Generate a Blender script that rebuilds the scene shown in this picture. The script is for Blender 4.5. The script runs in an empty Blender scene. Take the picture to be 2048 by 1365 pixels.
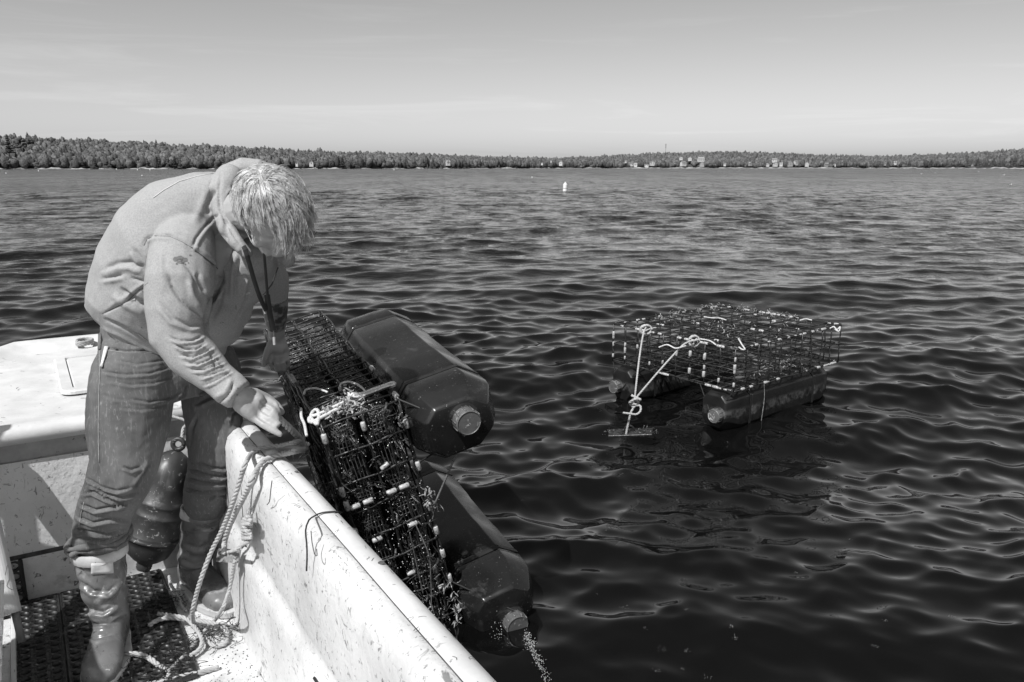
import bpy, math, random
import numpy as np
from mathutils import Vector, Matrix
random.seed(7); rng = np.random.default_rng(7)
C = bpy.context.scene.collection
SC = bpy.context.scene
# ------------------------------------------------------------------ camera
F = 1593.0; TH = math.radians(12.3); H = 1.68
cam = bpy.data.cameras.new("camera"); camo = bpy.data.objects.new("camera", cam); C.objects.link(camo)
cam.lens = 28.0; cam.sensor_width = 36.0; cam.clip_start = 0.05; cam.clip_end = 20000
camo.location = (0, 0, H); camo.rotation_euler = (math.radians(90) - TH, 0, 0)
SC.camera = camo
# ------------------------------------------------------------------ light
SUN = np.array([-.30, -.53, .80]); SUN /= np.linalg.norm(SUN)
sl = bpy.data.lights.new("sun", 'SUN'); sl.energy = 4.3; sl.angle = math.radians(.53); sl.color = (1, 1, 1)
so = bpy.data.objects.new("sun", sl); C.objects.link(so)
so.rotation_euler = Vector(SUN).to_track_quat('Z', 'Y').to_euler(); so.location = (-5, -8, 20)
w = bpy.data.worlds.new("World"); SC.world = w; w.use_nodes = True
nt = w.node_tree; nt.nodes.clear()
def N(t, k, **kw):
    n = t.nodes.new(k)
    for a, b in kw.items(): setattr(n, a, b)
    return n
sky = N(nt, 'ShaderNodeTexSky', sky_type='NISHITA', sun_disc=False)
sky.sun_elevation = math.asin(SUN[2]); sky.sun_rotation = math.atan2(SUN[0], SUN[1])
sky.air_density = 1.0; sky.dust_density = 1.3; sky.ozone_density = 1.0
sep = N(nt, 'ShaderNodeSeparateColor'); nt.links.new(sky.outputs[0], sep.inputs[0])
# black and white film behind a yellow filter: a fixed mix of red and green
m1 = N(nt, 'ShaderNodeMath', operation='MULTIPLY'); m1.inputs[1].default_value = .72; nt.links.new(sep.outputs[0], m1.inputs[0])
m2 = N(nt, 'ShaderNodeMath', operation='MULTIPLY_ADD'); m2.inputs[1].default_value = .25; nt.links.new(sep.outputs[1], m2.inputs[0]); nt.links.new(m1.outputs[0], m2.inputs[2])
# thin cirrus near the horizon
tc = N(nt, 'ShaderNodeTexCoord'); mp = N(nt, 'ShaderNodeMapping'); mp.inputs['Scale'].default_value = (1.2, 1.2, 16)
mp.inputs['Rotation'].default_value = (.05, .03, .4)
nt.links.new(tc.outputs['Generated'], mp.inputs[0])
no = N(nt, 'ShaderNodeTexNoise'); no.inputs['Scale'].default_value = 2.2; no.inputs['Detail'].default_value = 7; no.inputs['Roughness'].default_value = .62; no.inputs['Distortion'].default_value = .6
nt.links.new(mp.outputs[0], no.inputs[0])
mr = N(nt, 'ShaderNodeMapRange'); mr.inputs[1].default_value = .52; mr.inputs[2].default_value = .8; mr.inputs[3].default_value = 1.0; mr.inputs[4].default_value = 1.16
nt.links.new(no.outputs[0], mr.inputs[0])
m3 = N(nt, 'ShaderNodeMath', operation='MULTIPLY'); nt.links.new(m2.outputs[0], m3.inputs[0]); nt.links.new(mr.outputs[0], m3.inputs[1])
bg = N(nt, 'ShaderNodeBackground'); bg.inputs[1].default_value = .125; nt.links.new(m3.outputs[0], bg.inputs[0])
wo = N(nt, 'ShaderNodeOutputWorld'); nt.links.new(bg.outputs[0], wo.inputs[0])
SC.view_settings.view_transform = 'Standard'; SC.view_settings.look = 'None'
SC.view_settings.exposure = 0.28; SC.view_settings.gamma = 1.0; SC.view_settings.use_curve_mapping = False
SC.cycles.max_bounces = 6; SC.cycles.use_denoising = True
# ------------------------------------------------------------------ placing
def at(px, py, Y):
    a = (px - 1024) / F; b = -(py - 682.5) / F
    d = np.array([a, math.cos(TH) + b * math.sin(TH), -math.sin(TH) + b * math.cos(TH)]); d *= Y / d[1]
    return np.array([d[0], Y, H + d[2]])
def atz(px, py, z):
    a = (px - 1024) / F; b = -(py - 682.5) / F
    d = np.array([a, math.cos(TH) + b * math.sin(TH), -math.sin(TH) + b * math.cos(TH)]); d *= (z - H) / d[2]
    return np.array([d[0], d[1], z])
def proj(P):
    P = np.asarray(P, float); dy = P[:, 1]; dz = P[:, 2] - H
    dep = dy * math.cos(TH) - dz * math.sin(TH); u = dy * math.sin(TH) + dz * math.cos(TH)
    return np.stack([1024 + F * P[:, 0] / dep, 682.5 - F * u / dep], 1)
# ------------------------------------------------------------------ mesh helpers
def cat(parts):
    Vs, Fs, o = [], [], 0
    for V, Fc in parts:
        V = np.asarray(V, float); Vs.append(V); Fs += [tuple(i + o for i in f) for f in Fc]; o += len(V)
    return (np.concatenate(Vs) if Vs else np.zeros((0, 3))), Fs
def mk(name, V, Fc, mat, parent=None, smooth=False, loc=None):
    me = bpy.data.meshes.new(name); me.from_pydata([tuple(map(float, v)) for v in V], [], [tuple(map(int, f)) for f in Fc]); me.update()
    if mat is not None: me.materials.append(mat)
    if smooth: me.shade_smooth()
    o = bpy.data.objects.new(name, me); C.objects.link(o)
    if parent is not None: o.parent = parent
    if loc is not None: o.location = loc
    return o
def mk_np(name, V, Q, mat, parent=None, smooth=False):
    """fast: Q is an (n,k) int array"""
    me = bpy.data.meshes.new(name); V = np.asarray(V, np.float32); Q = np.asarray(Q, np.int32); k = Q.shape[1]
    me.vertices.add(len(V)); me.vertices.foreach_set('co', V.ravel())
    me.loops.add(Q.size); me.loops.foreach_set('vertex_index', Q.ravel())
    me.polygons.add(len(Q)); me.polygons.foreach_set('loop_start', np.arange(0, Q.size, k, dtype=np.int32)); me.polygons.foreach_set('loop_total', np.full(len(Q), k, np.int32))
    me.update(calc_edges=True); me.validate()
    if mat is not None: me.materials.append(mat)
    if smooth: me.shade_smooth()
    o = bpy.data.objects.new(name, me); C.objects.link(o)
    if parent is not None: o.parent = parent
    return o
def tag(o, label=None, cat_=None, group=None, kind=None):
    if label: o['label'] = label
    if cat_: o['category'] = cat_
    if group: o['group'] = group
    if kind: o['kind'] = kind
    return o
def empty(name, label, cat_, loc=(0, 0, 0), group=None, rot=None):
    o = bpy.data.objects.new(name, None); C.objects.link(o); o.location = loc; o.empty_display_size = .1
    if rot is not None: o.rotation_euler = rot
    return tag(o, label, cat_, group)
def frames(P):
    P = np.asarray(P, float); T = np.gradient(P, axis=0); T /= np.linalg.norm(T, axis=1)[:, None] + 1e-12
    a = np.array([0, 0, 1.]) if abs(T[0][2]) < .9 else np.array([1., 0, 0])
    n = np.cross(T[0], a); n /= np.linalg.norm(n); Ns = [n]
    for i in range(1, len(P)):
        n = Ns[-1] - T[i] * np.dot(Ns[-1], T[i]); n /= np.linalg.norm(n) + 1e-12; Ns.append(n)
    Ns = np.array(Ns); return T, Ns, np.cross(T, Ns)
def tube(P, r, n=6, caps=True, flat=1.0):
    P = np.asarray(P, float); T, A, B = frames(P); r = np.broadcast_to(np.asarray(r, float), (len(P),))
    V = []; 
    for i in range(len(P)):
        for k in range(n):
            t = 2 * math.pi * k / n; V.append(P[i] + r[i] * (A[i] * math.cos(t) + B[i] * math.sin(t) * flat))
    Fc = [(i * n + k, i * n + (k + 1) % n, (i + 1) * n + (k + 1) % n, (i + 1) * n + k) for i in range(len(P) - 1) for k in range(n)]
    if caps: Fc += [tuple(range(n - 1, -1, -1)), tuple(range((len(P) - 1) * n, len(P) * n))]
    return np.array(V), Fc
def spline(P, step=.01):
    """Catmull-Rom resample"""
    P = [np.asarray(p, float) for p in P]; P = [2 * P[0] - P[1]] + P + [2 * P[-1] - P[-2]]; out = []
    for i in range(1, len(P) - 2):
        a, b, c, d = P[i - 1:i + 3]; n = max(2, int(np.linalg.norm(c - b) / step))
        for k in range(n):
            t = k / n; out.append(.5 * ((2 * b) + (c - a) * t + (2 * a - 5 * b + 4 * c - d) * t * t + (3 * b - a - 3 * c + d) * t ** 3))
    out.append(P[-2]); return np.array(out)
def rope(P, r=.008, step=.006, pitch=None, strands=3, n=5, wob=.0):
    P = spline(P, step); 
    if wob: P = P + np.stack([np.convolve(rng.normal(0, 1, len(P)), np.ones(9) / 9, 'same') for _ in range(3)], 1) * wob
    T, A, B = frames(P); pitch = pitch or r * 7
    L = np.concatenate([[0], np.cumsum(np.linalg.norm(np.diff(P, axis=0), axis=1))]); parts = []
    for s in range(strands):
        ph = 2 * math.pi * (s / strands + L / pitch)
        Q = P + (A * np.cos(ph)[:, None] + B * np.sin(ph)[:, None]) * r * .52
        parts.append(tube(Q, r * .56, n))
    return cat(parts)
def box(x0, x1, y0, y1, z0, z1, bev=0.0):
    if bev <= 0:
        V = [(x, y, z) for z in (z0, z1) for y in (y0, y1) for x in (x0, x1)]
        return np.array(V), [(0, 2, 3, 1), (4, 5, 7, 6), (0, 1, 5, 4), (2, 6, 7, 3), (0, 4, 6, 2), (1, 3, 7, 5)]
    import bmesh
    bm = bmesh.new(); bmesh.ops.create_cube(bm, size=1)
    for v in bm.verts: v.co = Vector(((x0 + x1) / 2 + v.co.x * (x1 - x0), (y0 + y1) / 2 + v.co.y * (y1 - y0), (z0 + z1) / 2 + v.co.z * (z1 - z0)))
    bmesh.ops.bevel(bm, geom=bm.edges[:], offset=bev, segments=3, profile=.5, affect='EDGES')
    bm.verts.index_update(); V = np.array([v.co[:] for v in bm.verts]); Fc = [tuple(v.index for v in f.verts) for f in bm.faces]; bm.free(); return V, Fc
def ell(c, r, axes=None, nu=14, nv=9):
    V = [];
    for j in range(nv + 1):
        a = math.pi * j / nv
        for i in range(nu):
            b = 2 * math.pi * i / nu; V.append((math.sin(a) * math.cos(b) * r[0], math.sin(a) * math.sin(b) * r[1], math.cos(a) * r[2]))
    V = np.array(V)
    if axes is not None: V = V @ np.array(axes)          # rows = axis directions
    Fc = [(j * nu + i, j * nu + (i + 1) % nu, (j + 1) * nu + (i + 1) % nu, (j + 1) * nu + i) for j in range(nv) for i in range(nu)]
    Fc = [f[::-1] for f in Fc]
    return V + np.array(c), Fc
def caps_tube(P, R, n=14):
    """tapered limb with round ends"""
    P = np.asarray(P, float); R = list(R); a = P[0] - P[1]; a /= np.linalg.norm(a); b = P[-1] - P[-2]; b /= np.linalg.norm(b)
    Q = [P[0] + a * R[0] * math.sin(t) for t in (1.45, 1.1, .6)] + list(P) + [P[-1] + b * R[-1] * math.sin(t) for t in (.6, 1.1, 1.45)]
    RR = [R[0] * math.cos(t) for t in (1.45, 1.1, .6)] + R + [R[-1] * math.cos(t) for t in (.6, 1.1, 1.45)]
    return tube(np.array(Q), RR, n)
def loft(secs, n=28, caps=True):
    """secs: (centre, axisA vec (with length), axisB vec (with length), squareness)"""
    V = []
    for s in secs:
        c, a, b = map(np.asarray, s[:3]); q = s[3] if len(s) > 3 else 1.0
        for k in range(n):
            t = 2 * math.pi * k / n; ct, st = math.cos(t), math.sin(t)
            V.append(c + a * math.copysign(abs(ct) ** q, ct) + b * math.copysign(abs(st) ** q, st))
    Fc = [(i * n + k, i * n + (k + 1) % n, (i + 1) * n + (k + 1) % n, (i + 1) * n + k) for i in range(len(secs) - 1) for k in range(n)]
    if caps: Fc += [tuple(range(n - 1, -1, -1)), tuple(range((len(secs) - 1) * n, len(secs) * n))]
    return np.array(V), Fc
def remesh(parts, voxel, smooth=4, factor=.5):
    V, Fc = cat(parts); me = bpy.data.meshes.new('tmp'); me.from_pydata([tuple(v) for v in V], [], Fc); o = bpy.data.objects.new('tmp', me); C.objects.link(o)
    m = o.modifiers.new('r', 'REMESH'); m.mode = 'VOXEL'; m.voxel_size = voxel; m.adaptivity = 0
    if smooth: s = o.modifiers.new('s', 'SMOOTH'); s.iterations = smooth; s.factor = factor
    dg = bpy.context.evaluated_depsgraph_get(); dg.update(); ev = o.evaluated_get(dg); m2_ = ev.to_mesh()
    V = np.zeros(len(m2_.vertices) * 3, np.float32); m2_.vertices.foreach_get('co', V); V = V.reshape(-1, 3).astype(float)
    nl = np.zeros(len(m2_.polygons), np.int32); m2_.polygons.foreach_get('loop_total', nl)
    L = np.zeros(len(m2_.loops), np.int32); m2_.loops.foreach_get('vertex_index', L)
    ev.to_mesh_clear(); bpy.data.objects.remove(o); bpy.data.meshes.remove(me)
    Q = L.reshape(-1, 4) if (nl == 4).all() else None
    if Q is None:
        off = np.concatenate([[0], np.cumsum(nl)[:-1]]); Q = np.array([L[o_:o_ + 4] if n_ == 4 else np.append(L[o_:o_ + 3], L[o_ + 2]) for o_, n_ in zip(off, nl)])
    return V, Q
def vnormals(V, Q):
    n = np.cross(V[Q[:, 2]] - V[Q[:, 0]], V[Q[:, 3]] - V[Q[:, 1]]); N_ = np.zeros_like(V)
    for k in range(4): np.add.at(N_, Q[:, k], n)
    return N_ / (np.linalg.norm(N_, axis=1)[:, None] + 1e-12)
def relax(V, Q, it=1, f=.5):
    for _ in range(it):
        S = np.zeros_like(V); W = np.zeros(len(V))
        for a, b in ((0, 1), (1, 2), (2, 3), (3, 0)):
            np.add.at(S, Q[:, a], V[Q[:, b]]); np.add.at(W, Q[:, a], 1); np.add.at(S, Q[:, b], V[Q[:, a]]); np.add.at(W, Q[:, b], 1)
        V = V * (1 - f) + f * S / np.maximum(W, 1)[:, None]
    return V
def pdist(P, line):
    d = np.full(len(P), 1e9); line = np.asarray(line, float)
    for a, b in zip(line[:-1], line[1:]):
        ab = b - a; t = np.clip(((P - a) @ ab) / (ab @ ab + 1e-9), 0, 1); d = np.minimum(d, np.linalg.norm(P - a - t[:, None] * ab, axis=1))
    return d
def pdist_s(P, line):
    """distance and signed side"""
    d = np.full(len(P), 1e9); sg = np.ones(len(P)); tt = np.zeros(len(P)); line = np.asarray(line, float); n = len(line) - 1
    for i, (a, b) in enumerate(zip(line[:-1], line[1:])):
        ab = b - a; t = np.clip(((P - a) @ ab) / (ab @ ab + 1e-9), 0, 1); q = P - a - t[:, None] * ab; e = np.linalg.norm(q, axis=1)
        m = e < d; d[m] = e[m]; sg[m] = np.sign(ab[0] * q[m, 1] - ab[1] * q[m, 0]); tt[m] = (i + t[m]) / n
    return d, sg, tt
def sculpt(V, Q, strokes, eye=np.array([0, 0, H])):
    """brush strokes along lines seen on the visible side; real displacement of the surface.
       stroke: (line, width_px, depth_m[, ymin, ymax, kind]); kind 'f' = fold (ridge beside a crease)"""
    for s in strokes:
        line, wd, dp = s[:3]; y0 = s[3] if len(s) > 3 and s[3] is not None else -9; y1 = s[4] if len(s) > 4 and s[4] is not None else 99; kd = s[5] if len(s) > 5 else 'c'
        N_ = vnormals(V, Q); P = proj(V); face = np.einsum('ij,ij->i', N_, eye - V) / np.linalg.norm(eye - V, axis=1)
        lo = np.min(line, axis=0) - 4 * wd; hi = np.max(line, axis=0) + 4 * wd
        m = (face > .02) & (P[:, 0] > lo[0]) & (P[:, 0] < hi[0]) & (P[:, 1] > lo[1]) & (P[:, 1] < hi[1]) & (V[:, 1] > y0) & (V[:, 1] < y1)
        ix = np.nonzero(m)[0]
        if len(ix) == 0: continue
        d, sg, tt = pdist_s(P[ix], line); fall = np.clip(np.minimum(face[ix] * 4, 1), 0, 1) * np.clip(np.minimum(tt, 1 - tt) * 6 + .25, 0, 1)
        g = np.exp(-(d / wd) ** 2)
        if kd == 'c': a = -dp * g
        elif kd == 'r': a = dp * g
        else:
            x = d / wd * sg; a = dp * (np.exp(-(x - 1.1) ** 2) * .9 - np.exp(-(x + .35) ** 2 * 2.2))
        V[ix] += N_[ix] * (a * fall)[:, None]
    return V
def lump(V, amp, k, seed=0):
    """smooth pseudo noise, (n,) values about -1..1"""
    r = np.random.default_rng(seed); out = np.zeros(len(V))
    for i in range(10):
        d = r.normal(0, 1, 3); d /= np.linalg.norm(d); out += np.sin(V @ d * k * r.uniform(.6, 1.7) + r.uniform(0, 6.28) + 1.3 * np.sin(V @ np.roll(d, 1) * k * .7 + i))
    return out / 4.5 * amp
# ------------------------------------------------------------------ materials (black and white film: every colour is a grey)
def g3(v): return (v, v, v, 1)
def mat(name, a, b=None, scale=8., rough=.6, rough2=None, bump=0., bscale=40., detail=6., lo=.35, hi=.65, spec=.5, metal=0., marks=None, stretch=(1, 1, 1), coat=0., bdist=.01):
    m = bpy.data.materials.new(name); m.use_nodes = True; t = m.node_tree; p = t.nodes['Principled BSDF']; L = t.links.new
    p.inputs['Metallic'].default_value = metal; p.inputs['Specular IOR Level'].default_value = spec; p.inputs['Roughness'].default_value = rough
    if coat: p.inputs['Coat Weight'].default_value = coat; p.inputs['Coat Roughness'].default_value = .15
    tc = N(t, 'ShaderNodeTexCoord'); mp = N(t, 'ShaderNodeMapping'); mp.inputs['Scale'].default_value = stretch; L(tc.outputs['Object'], mp.inputs[0])
    no = N(t, 'ShaderNodeTexNoise'); no.inputs['Scale'].default_value = scale; no.inputs['Detail'].default_value = detail; no.inputs['Roughness'].default_value = .62; L(mp.outputs[0], no.inputs[0])
    mr = N(t, 'ShaderNodeMapRange'); mr.inputs[1].default_value = lo; mr.inputs[2].default_value = hi; mr.inputs[3].default_value = a; mr.inputs[4].default_value = a if b is None else b
    L(no.outputs[0], mr.inputs[0]); val = mr.outputs[0]
    for mk_ in (marks or []):
        # dark or light flecks: (scale, stretch, threshold, value, softness)
        s_, st_, th_, v_, so_ = mk_
        mp2 = N(t, 'ShaderNodeMapping'); mp2.inputs['Scale'].default_value = st_; mp2.inputs['Rotation'].default_value = (.3, .2, .5); mp2.inputs['Location'].default_value = (s_ * .37, 1.7, .3); L(tc.outputs['Object'], mp2.inputs[0])
        n2 = N(t, 'ShaderNodeTexNoise'); n2.inputs['Scale'].default_value = s_; n2.inputs['Detail'].default_value = 4; n2.inputs['Roughness'].default_value = .65; n2.inputs['Distortion'].default_value = .8; L(mp2.outputs[0], n2.inputs[0])
        r2 = N(t, 'ShaderNodeMapRange'); r2.inputs[1].default_value = th_; r2.inputs[2].default_value = th_ + so_; L(n2.outputs[0], r2.inputs[0])
        mx = N(t, 'ShaderNodeMix'); mx.data_type = 'FLOAT'; L(r2.outputs[0], mx.inputs[0]); L(val, mx.inputs[2]); mx.inputs[3].default_value = v_; val = mx.outputs[0]
    cb = N(t, 'ShaderNodeCombineColor'); 
    for i in range(3): L(val, cb.inputs[i])
    L(cb.outputs[0], p.inputs['Base Color'])
    if rough2 is not None:
        r3 = N(t, 'ShaderNodeMapRange'); r3.inputs[1].default_value = .35; r3.inputs[2].default_value = .65; r3.inputs[3].default_value = rough; r3.inputs[4].default_value = rough2
        n3 = N(t, 'ShaderNodeTexNoise'); n3.inputs['Scale'].default_value = scale * 2.3; n3.inputs['Detail'].default_value = 5; L(mp.outputs[0], n3.inputs[0]); L(n3.outputs[0], r3.inputs[0]); L(r3.outputs[0], p.inputs['Roughness'])
    if bump:
        nb = N(t, 'ShaderNodeTexNoise'); nb.inputs['Scale'].default_value = bscale; nb.inputs['Detail'].default_value = 5; nb.inputs['Roughness'].default_value = .6; L(mp.outputs[0], nb.inputs[0])
        bu = N(t, 'ShaderNodeBump'); bu.inputs['Strength'].default_value = bump; bu.inputs['Distance'].default_value = bdist; L(nb.outputs[0], bu.inputs['Height']); L(bu.outputs[0], p.inputs['Normal'])
    return m
M = {}
M['paint'] = mat('weathered_white_paint', .64, .52, 5, .38, .6, .3, 36, marks=[(11, (1, 2.4, 3.2), .64, .30, .05), (38, (1, 1, 1), .68, .14, .03), (3, (1, 1, 1), .56, .48, .25)], bdist=.004)
M['paint_deck'] = mat('scuffed_white_deck_paint', .66, .46, 7, .5, .7, .5, 60, marks=[(6, (1, 1, 1), .56, .28, .14), (34, (1, 1, 1), .62, .1, .05), (110, (1, 1, 1), .64, .16, .05)], bdist=.004)
M['paint_wall'] = mat('rough_white_gelcoat', .66, .50, 4, .45, .6, .6, 42, marks=[(15, (1, 1, 2.5), .625, .20, .06), (70, (1, 1, .6), .60, .22, .06), (30, (1, 1, .25), .66, .40, .05)], bdist=.006)
M['lip_shadow'] = mat('lip_shadow_dirty_paint', .45, .3, 9, .6, marks=[(20, (1, 1, 1), .62, .08, .06)])  # darker paint carries the shadow under the lip, plus dirt flecks
M['seam'] = mat('dark_seam_grime', .05, .12, 30, .7)
M['hull'] = mat('hull_paint', .30, .2, 5, .5)
M['hoodie'] = mat('grey_marl_fleece', .27, .35, 220, .95, None, .4, 200, spec=.2, marks=[(3, (1, 1, 1), .70, .30, .1)], bdist=.002)
M['denim'] = mat('worn_denim', .075, .17, 4, .9, None, .5, 330, stretch=(1, 1, .45), spec=.2, marks=[(160, (1, 1, .15), .55, .20, .15)], bdist=.002)
M['skin'] = mat('weathered_skin', .30, .38, 14, .5, None, .35, 90, spec=.4, marks=[(34, (1, 1, 1), .64, .33, .1)], bdist=.003)
M['rubber_boot'] = mat('scuffed_rubber', .085, .15, 9, .2, .45, .2, 40, marks=[(10, (1, 1, 1), .57, .26, .09), (50, (1, 1, 1), .64, .03, .05), (60, (1, 1, .3), .66, .42, .05)], bdist=.004)
M['boot_sole'] = mat('pale_rubber_sole', .50, .36, 16, .6, marks=[(30, (1, 1, 1), .62, .15, .08)])
M['patch'] = mat('pale_patch', .42, .5, 40, .6)
M['mat'] = mat('black_rubber_mat', .010, .02, 12, .34, .6, .2, 70, marks=[(16, (1, 1, 1), .66, .10, .08)], bdist=.003)
M['wire'] = mat('black_coated_wire', .012, .03, 30, .2, .5, .3, 150, bdist=.002, spec=.6, marks=[(50, (1, 1, 1), .60, .12, .06)])
M['clip'] = mat('white_plastic_clip', .48, .34, 60, .4, marks=[(70, (1, 1, 1), .60, .15, .06)])
M['plastic'] = mat('wet_black_plastic', .007, .014, 4, .13, .36, .12, 22, spec=.6, marks=[(7, (1, 1, 1), .60, .04, .1), (90, (1, 1, 1), .66, .16, .04)], bdist=.003)
M['plastic_algae'] = mat('algae_stained_black_plastic', .006, .012, 6, .3, .6, .35, 60, spec=.4, bdist=.004)
def algae_band(m, z0, z1, v):
    # dried algae tide line: a band at a fixed height on the float
    t = m.node_tree; p = t.nodes['Principled BSDF']; L = t.links.new; src = p.inputs['Base Color'].links[0].from_socket
    tc = N(t, 'ShaderNodeTexCoord'); sx = N(t, 'ShaderNodeSeparateXYZ'); L(tc.outputs['Object'], sx.inputs[0])
    n_ = N(t, 'ShaderNodeTexNoise'); n_.inputs['Scale'].default_value = 14; n_.inputs['Detail'].default_value = 6; n_.inputs['Roughness'].default_value = .7; L(tc.outputs['Object'], n_.inputs[0])
    w_ = N(t, 'ShaderNodeMath', operation='MULTIPLY_ADD'); w_.inputs[1].default_value = .09; L(n_.outputs[0], w_.inputs[0]); L(sx.outputs['Z'], w_.inputs[2])
    a = N(t, 'ShaderNodeMapRange'); a.inputs[1].default_value = z0 + .045; a.inputs[2].default_value = z0 + .06; L(w_.outputs[0], a.inputs[0])
    b = N(t, 'ShaderNodeMapRange'); b.inputs[1].default_value = z1 + .045; b.inputs[2].default_value = z1 + .065; b.inputs[3].default_value = 1; b.inputs[4].default_value = 0; L(w_.outputs[0], b.inputs[0])
    n2 = N(t, 'ShaderNodeMapRange'); n2.inputs[1].default_value = .42; n2.inputs[2].default_value = .6; L(n_.outputs[0], n2.inputs[0])
    m1 = N(t, 'ShaderNodeMath', operation='MULTIPLY'); L(a.outputs[0], m1.inputs[0]); L(b.outputs[0], m1.inputs[1]); m2_ = N(t, 'ShaderNodeMath', operation='MULTIPLY'); L(m1.outputs[0], m2_.inputs[0]); L(n2.outputs[0], m2_.inputs[1])
    mx = N(t, 'ShaderNodeMix'); mx.data_type = 'RGBA'; L(m2_.outputs[0], mx.inputs[0]); L(src, mx.inputs[6]); mx.inputs[7].default_value = g3(v); L(mx.outputs[2], p.inputs['Base Color'])
algae_band(M['plastic_algae'], -.20, -.14, .075)
M['cap'] = mat('grey_screw_cap', .075, .12, 20, .35, .5, .1, 60, marks=[(28, (1, 1, 1), .60, .36, .06)])
M['strap'] = mat('black_strap', .012, .02, 30, .5)
M['bag'] = mat('wet_black_mesh_bag', .045, .09, 30, .15, .4, .3, 200, spec=1.0, marks=[(120, (1, 1, 1), .64, .3, .05)], bdist=.002)
M['weed'] = mat('pale_seaweed', .12, .36, 60, .5)
M['darkweed'] = mat('dark_wet_seaweed', .01, .05, 60, .2, .5, .4, 200, spec=.7)
M['rope'] = mat('pale_twisted_rope', .44, .34, 40, .85, None, .5, 300, marks=[(80, (1, 1, 1), .64, .16, .06)], bdist=.002)
M['rope_wet'] = mat('wet_stained_rope', .42, .24, 25, .5, .7, .5, 300, bdist=.002)
M['bungee'] = mat('flecked_white_bungee', .62, .55, 20, .7, marks=[(260, (1, 1, 1), .58, .05, .04)])
M['metal'] = mat('tarnished_metal', .42, .22, 25, .4, .6, .3, 80, metal=.6, marks=[(20, (1, 1, 1), .58, .06, .1)])
M['fender'] = mat('dark_vinyl_fender', .022, .045, 8, .36, .6, .15, 60, marks=[(60, (1, 1, 1), .62, .3, .06), (8, (1, 1, 1), .60, .10, .12)], bdist=.003)
M['pvc'] = mat('white_pvc', .62, .52, 8, .45, marks=[(25, (1, 1, 1), .66, .15, .04)])
M['wood'] = mat('grey_wood', .20, .13, 12, .7, None, .3, 60, stretch=(1, 1, .1))
M['black'] = mat('black_cord', .012, .02, 30, .6)
M['hair'] = mat('sun_bleached_hair', .26, .74, 40, .40, None, 0, spec=.5)
M['hair_dark'] = mat('ash_hair_roots', .10, .22, 60, .6)
M['tattoo'] = mat('tattoo_ink', .05, .22, 26, .5, None, 0, lo=.44, hi=.56, detail=3)
M['buoy'] = mat('white_buoy_paint', .8, .72, 8, .5)
M['bright_metal'] = mat('polished_tool', .62, .5, 25, .35)
M['print'] = mat('faded_print', .55, .6, 40, .9)
M['gull'] = mat('gull_white', .8, .7, 8, .7)
M['house'] = mat('white_clapboard', .55, .42, .8, .7)
M['house2'] = mat('grey_clapboard', .30, .24, .8, .7)
M['roof'] = mat('grey_shingle_roof', .22, .14, .8, .8)
M['glass'] = mat('dark_window_glass', .03, .03, 1, .1)
M['trunk'] = mat('bark', .10, .06, 1, .9)
M['spot'] = mat('oil_stain_on_fleece', .14, .19, 90, .95, spec=.2)
# ================================================================== WATER
WV = []
_r = np.random.default_rng(11)
def addw(n, l0, l1, slope, spread, seed_dir=-1.30, lee=0.0):
    for i in range(n):
        lam = l0 * (l1 / l0) ** _r.uniform(); k = 2 * math.pi / lam; th = seed_dir + _r.normal(0, spread)
        WV.append((k * math.cos(th), k * math.sin(th), slope / k / math.sqrt(n) * _r.uniform(.7, 1.3), _r.uniform(0, 6.28), lam, lee))
addw(6, 2.4, 5.0, .05, .35, lee=.3)
addw(14, .8, 2.0, .11, .5, lee=.15)
addw(28, .26, .75, .185, .68, lee=.25)
addw(40, .09, .30, .26, .8, lee=.70)
def waves(X, Y, res=None):
    R = np.hypot(X, Y); calm = np.clip((R - 2.2) / 4.8, 0, 1)       # sheltered close to the boat
    Z = np.zeros_like(X); DX = np.zeros_like(X); DY = np.zeros_like(X)
    patch = 1 + .35 * np.sin(X * .31 + 1.1 * np.sin(Y * .17)) * np.sin(Y * .23 + 1)
    for kx, ky, a, ph, lam, lee in WV:
        s = a * (1 - lee * (1 - calm)) * patch
        if res is not None: s = s * np.clip((lam / np.maximum(res, 1e-6) - 2.5) / 3, 0, 1)
        ph_ = kx * X + ky * Y + ph; c = np.cos(ph_); sn_ = np.sin(ph_); k = math.hypot(kx, ky)
        Z += s * c; DX -= s * kx / k * sn_ * 1.0; DY -= s * ky / k * sn_ * 1.0
    return Z * 1.0, DX, DY
def water_z(x, y): return float(waves(np.array([x]), np.array([y]))[0][0])
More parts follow.
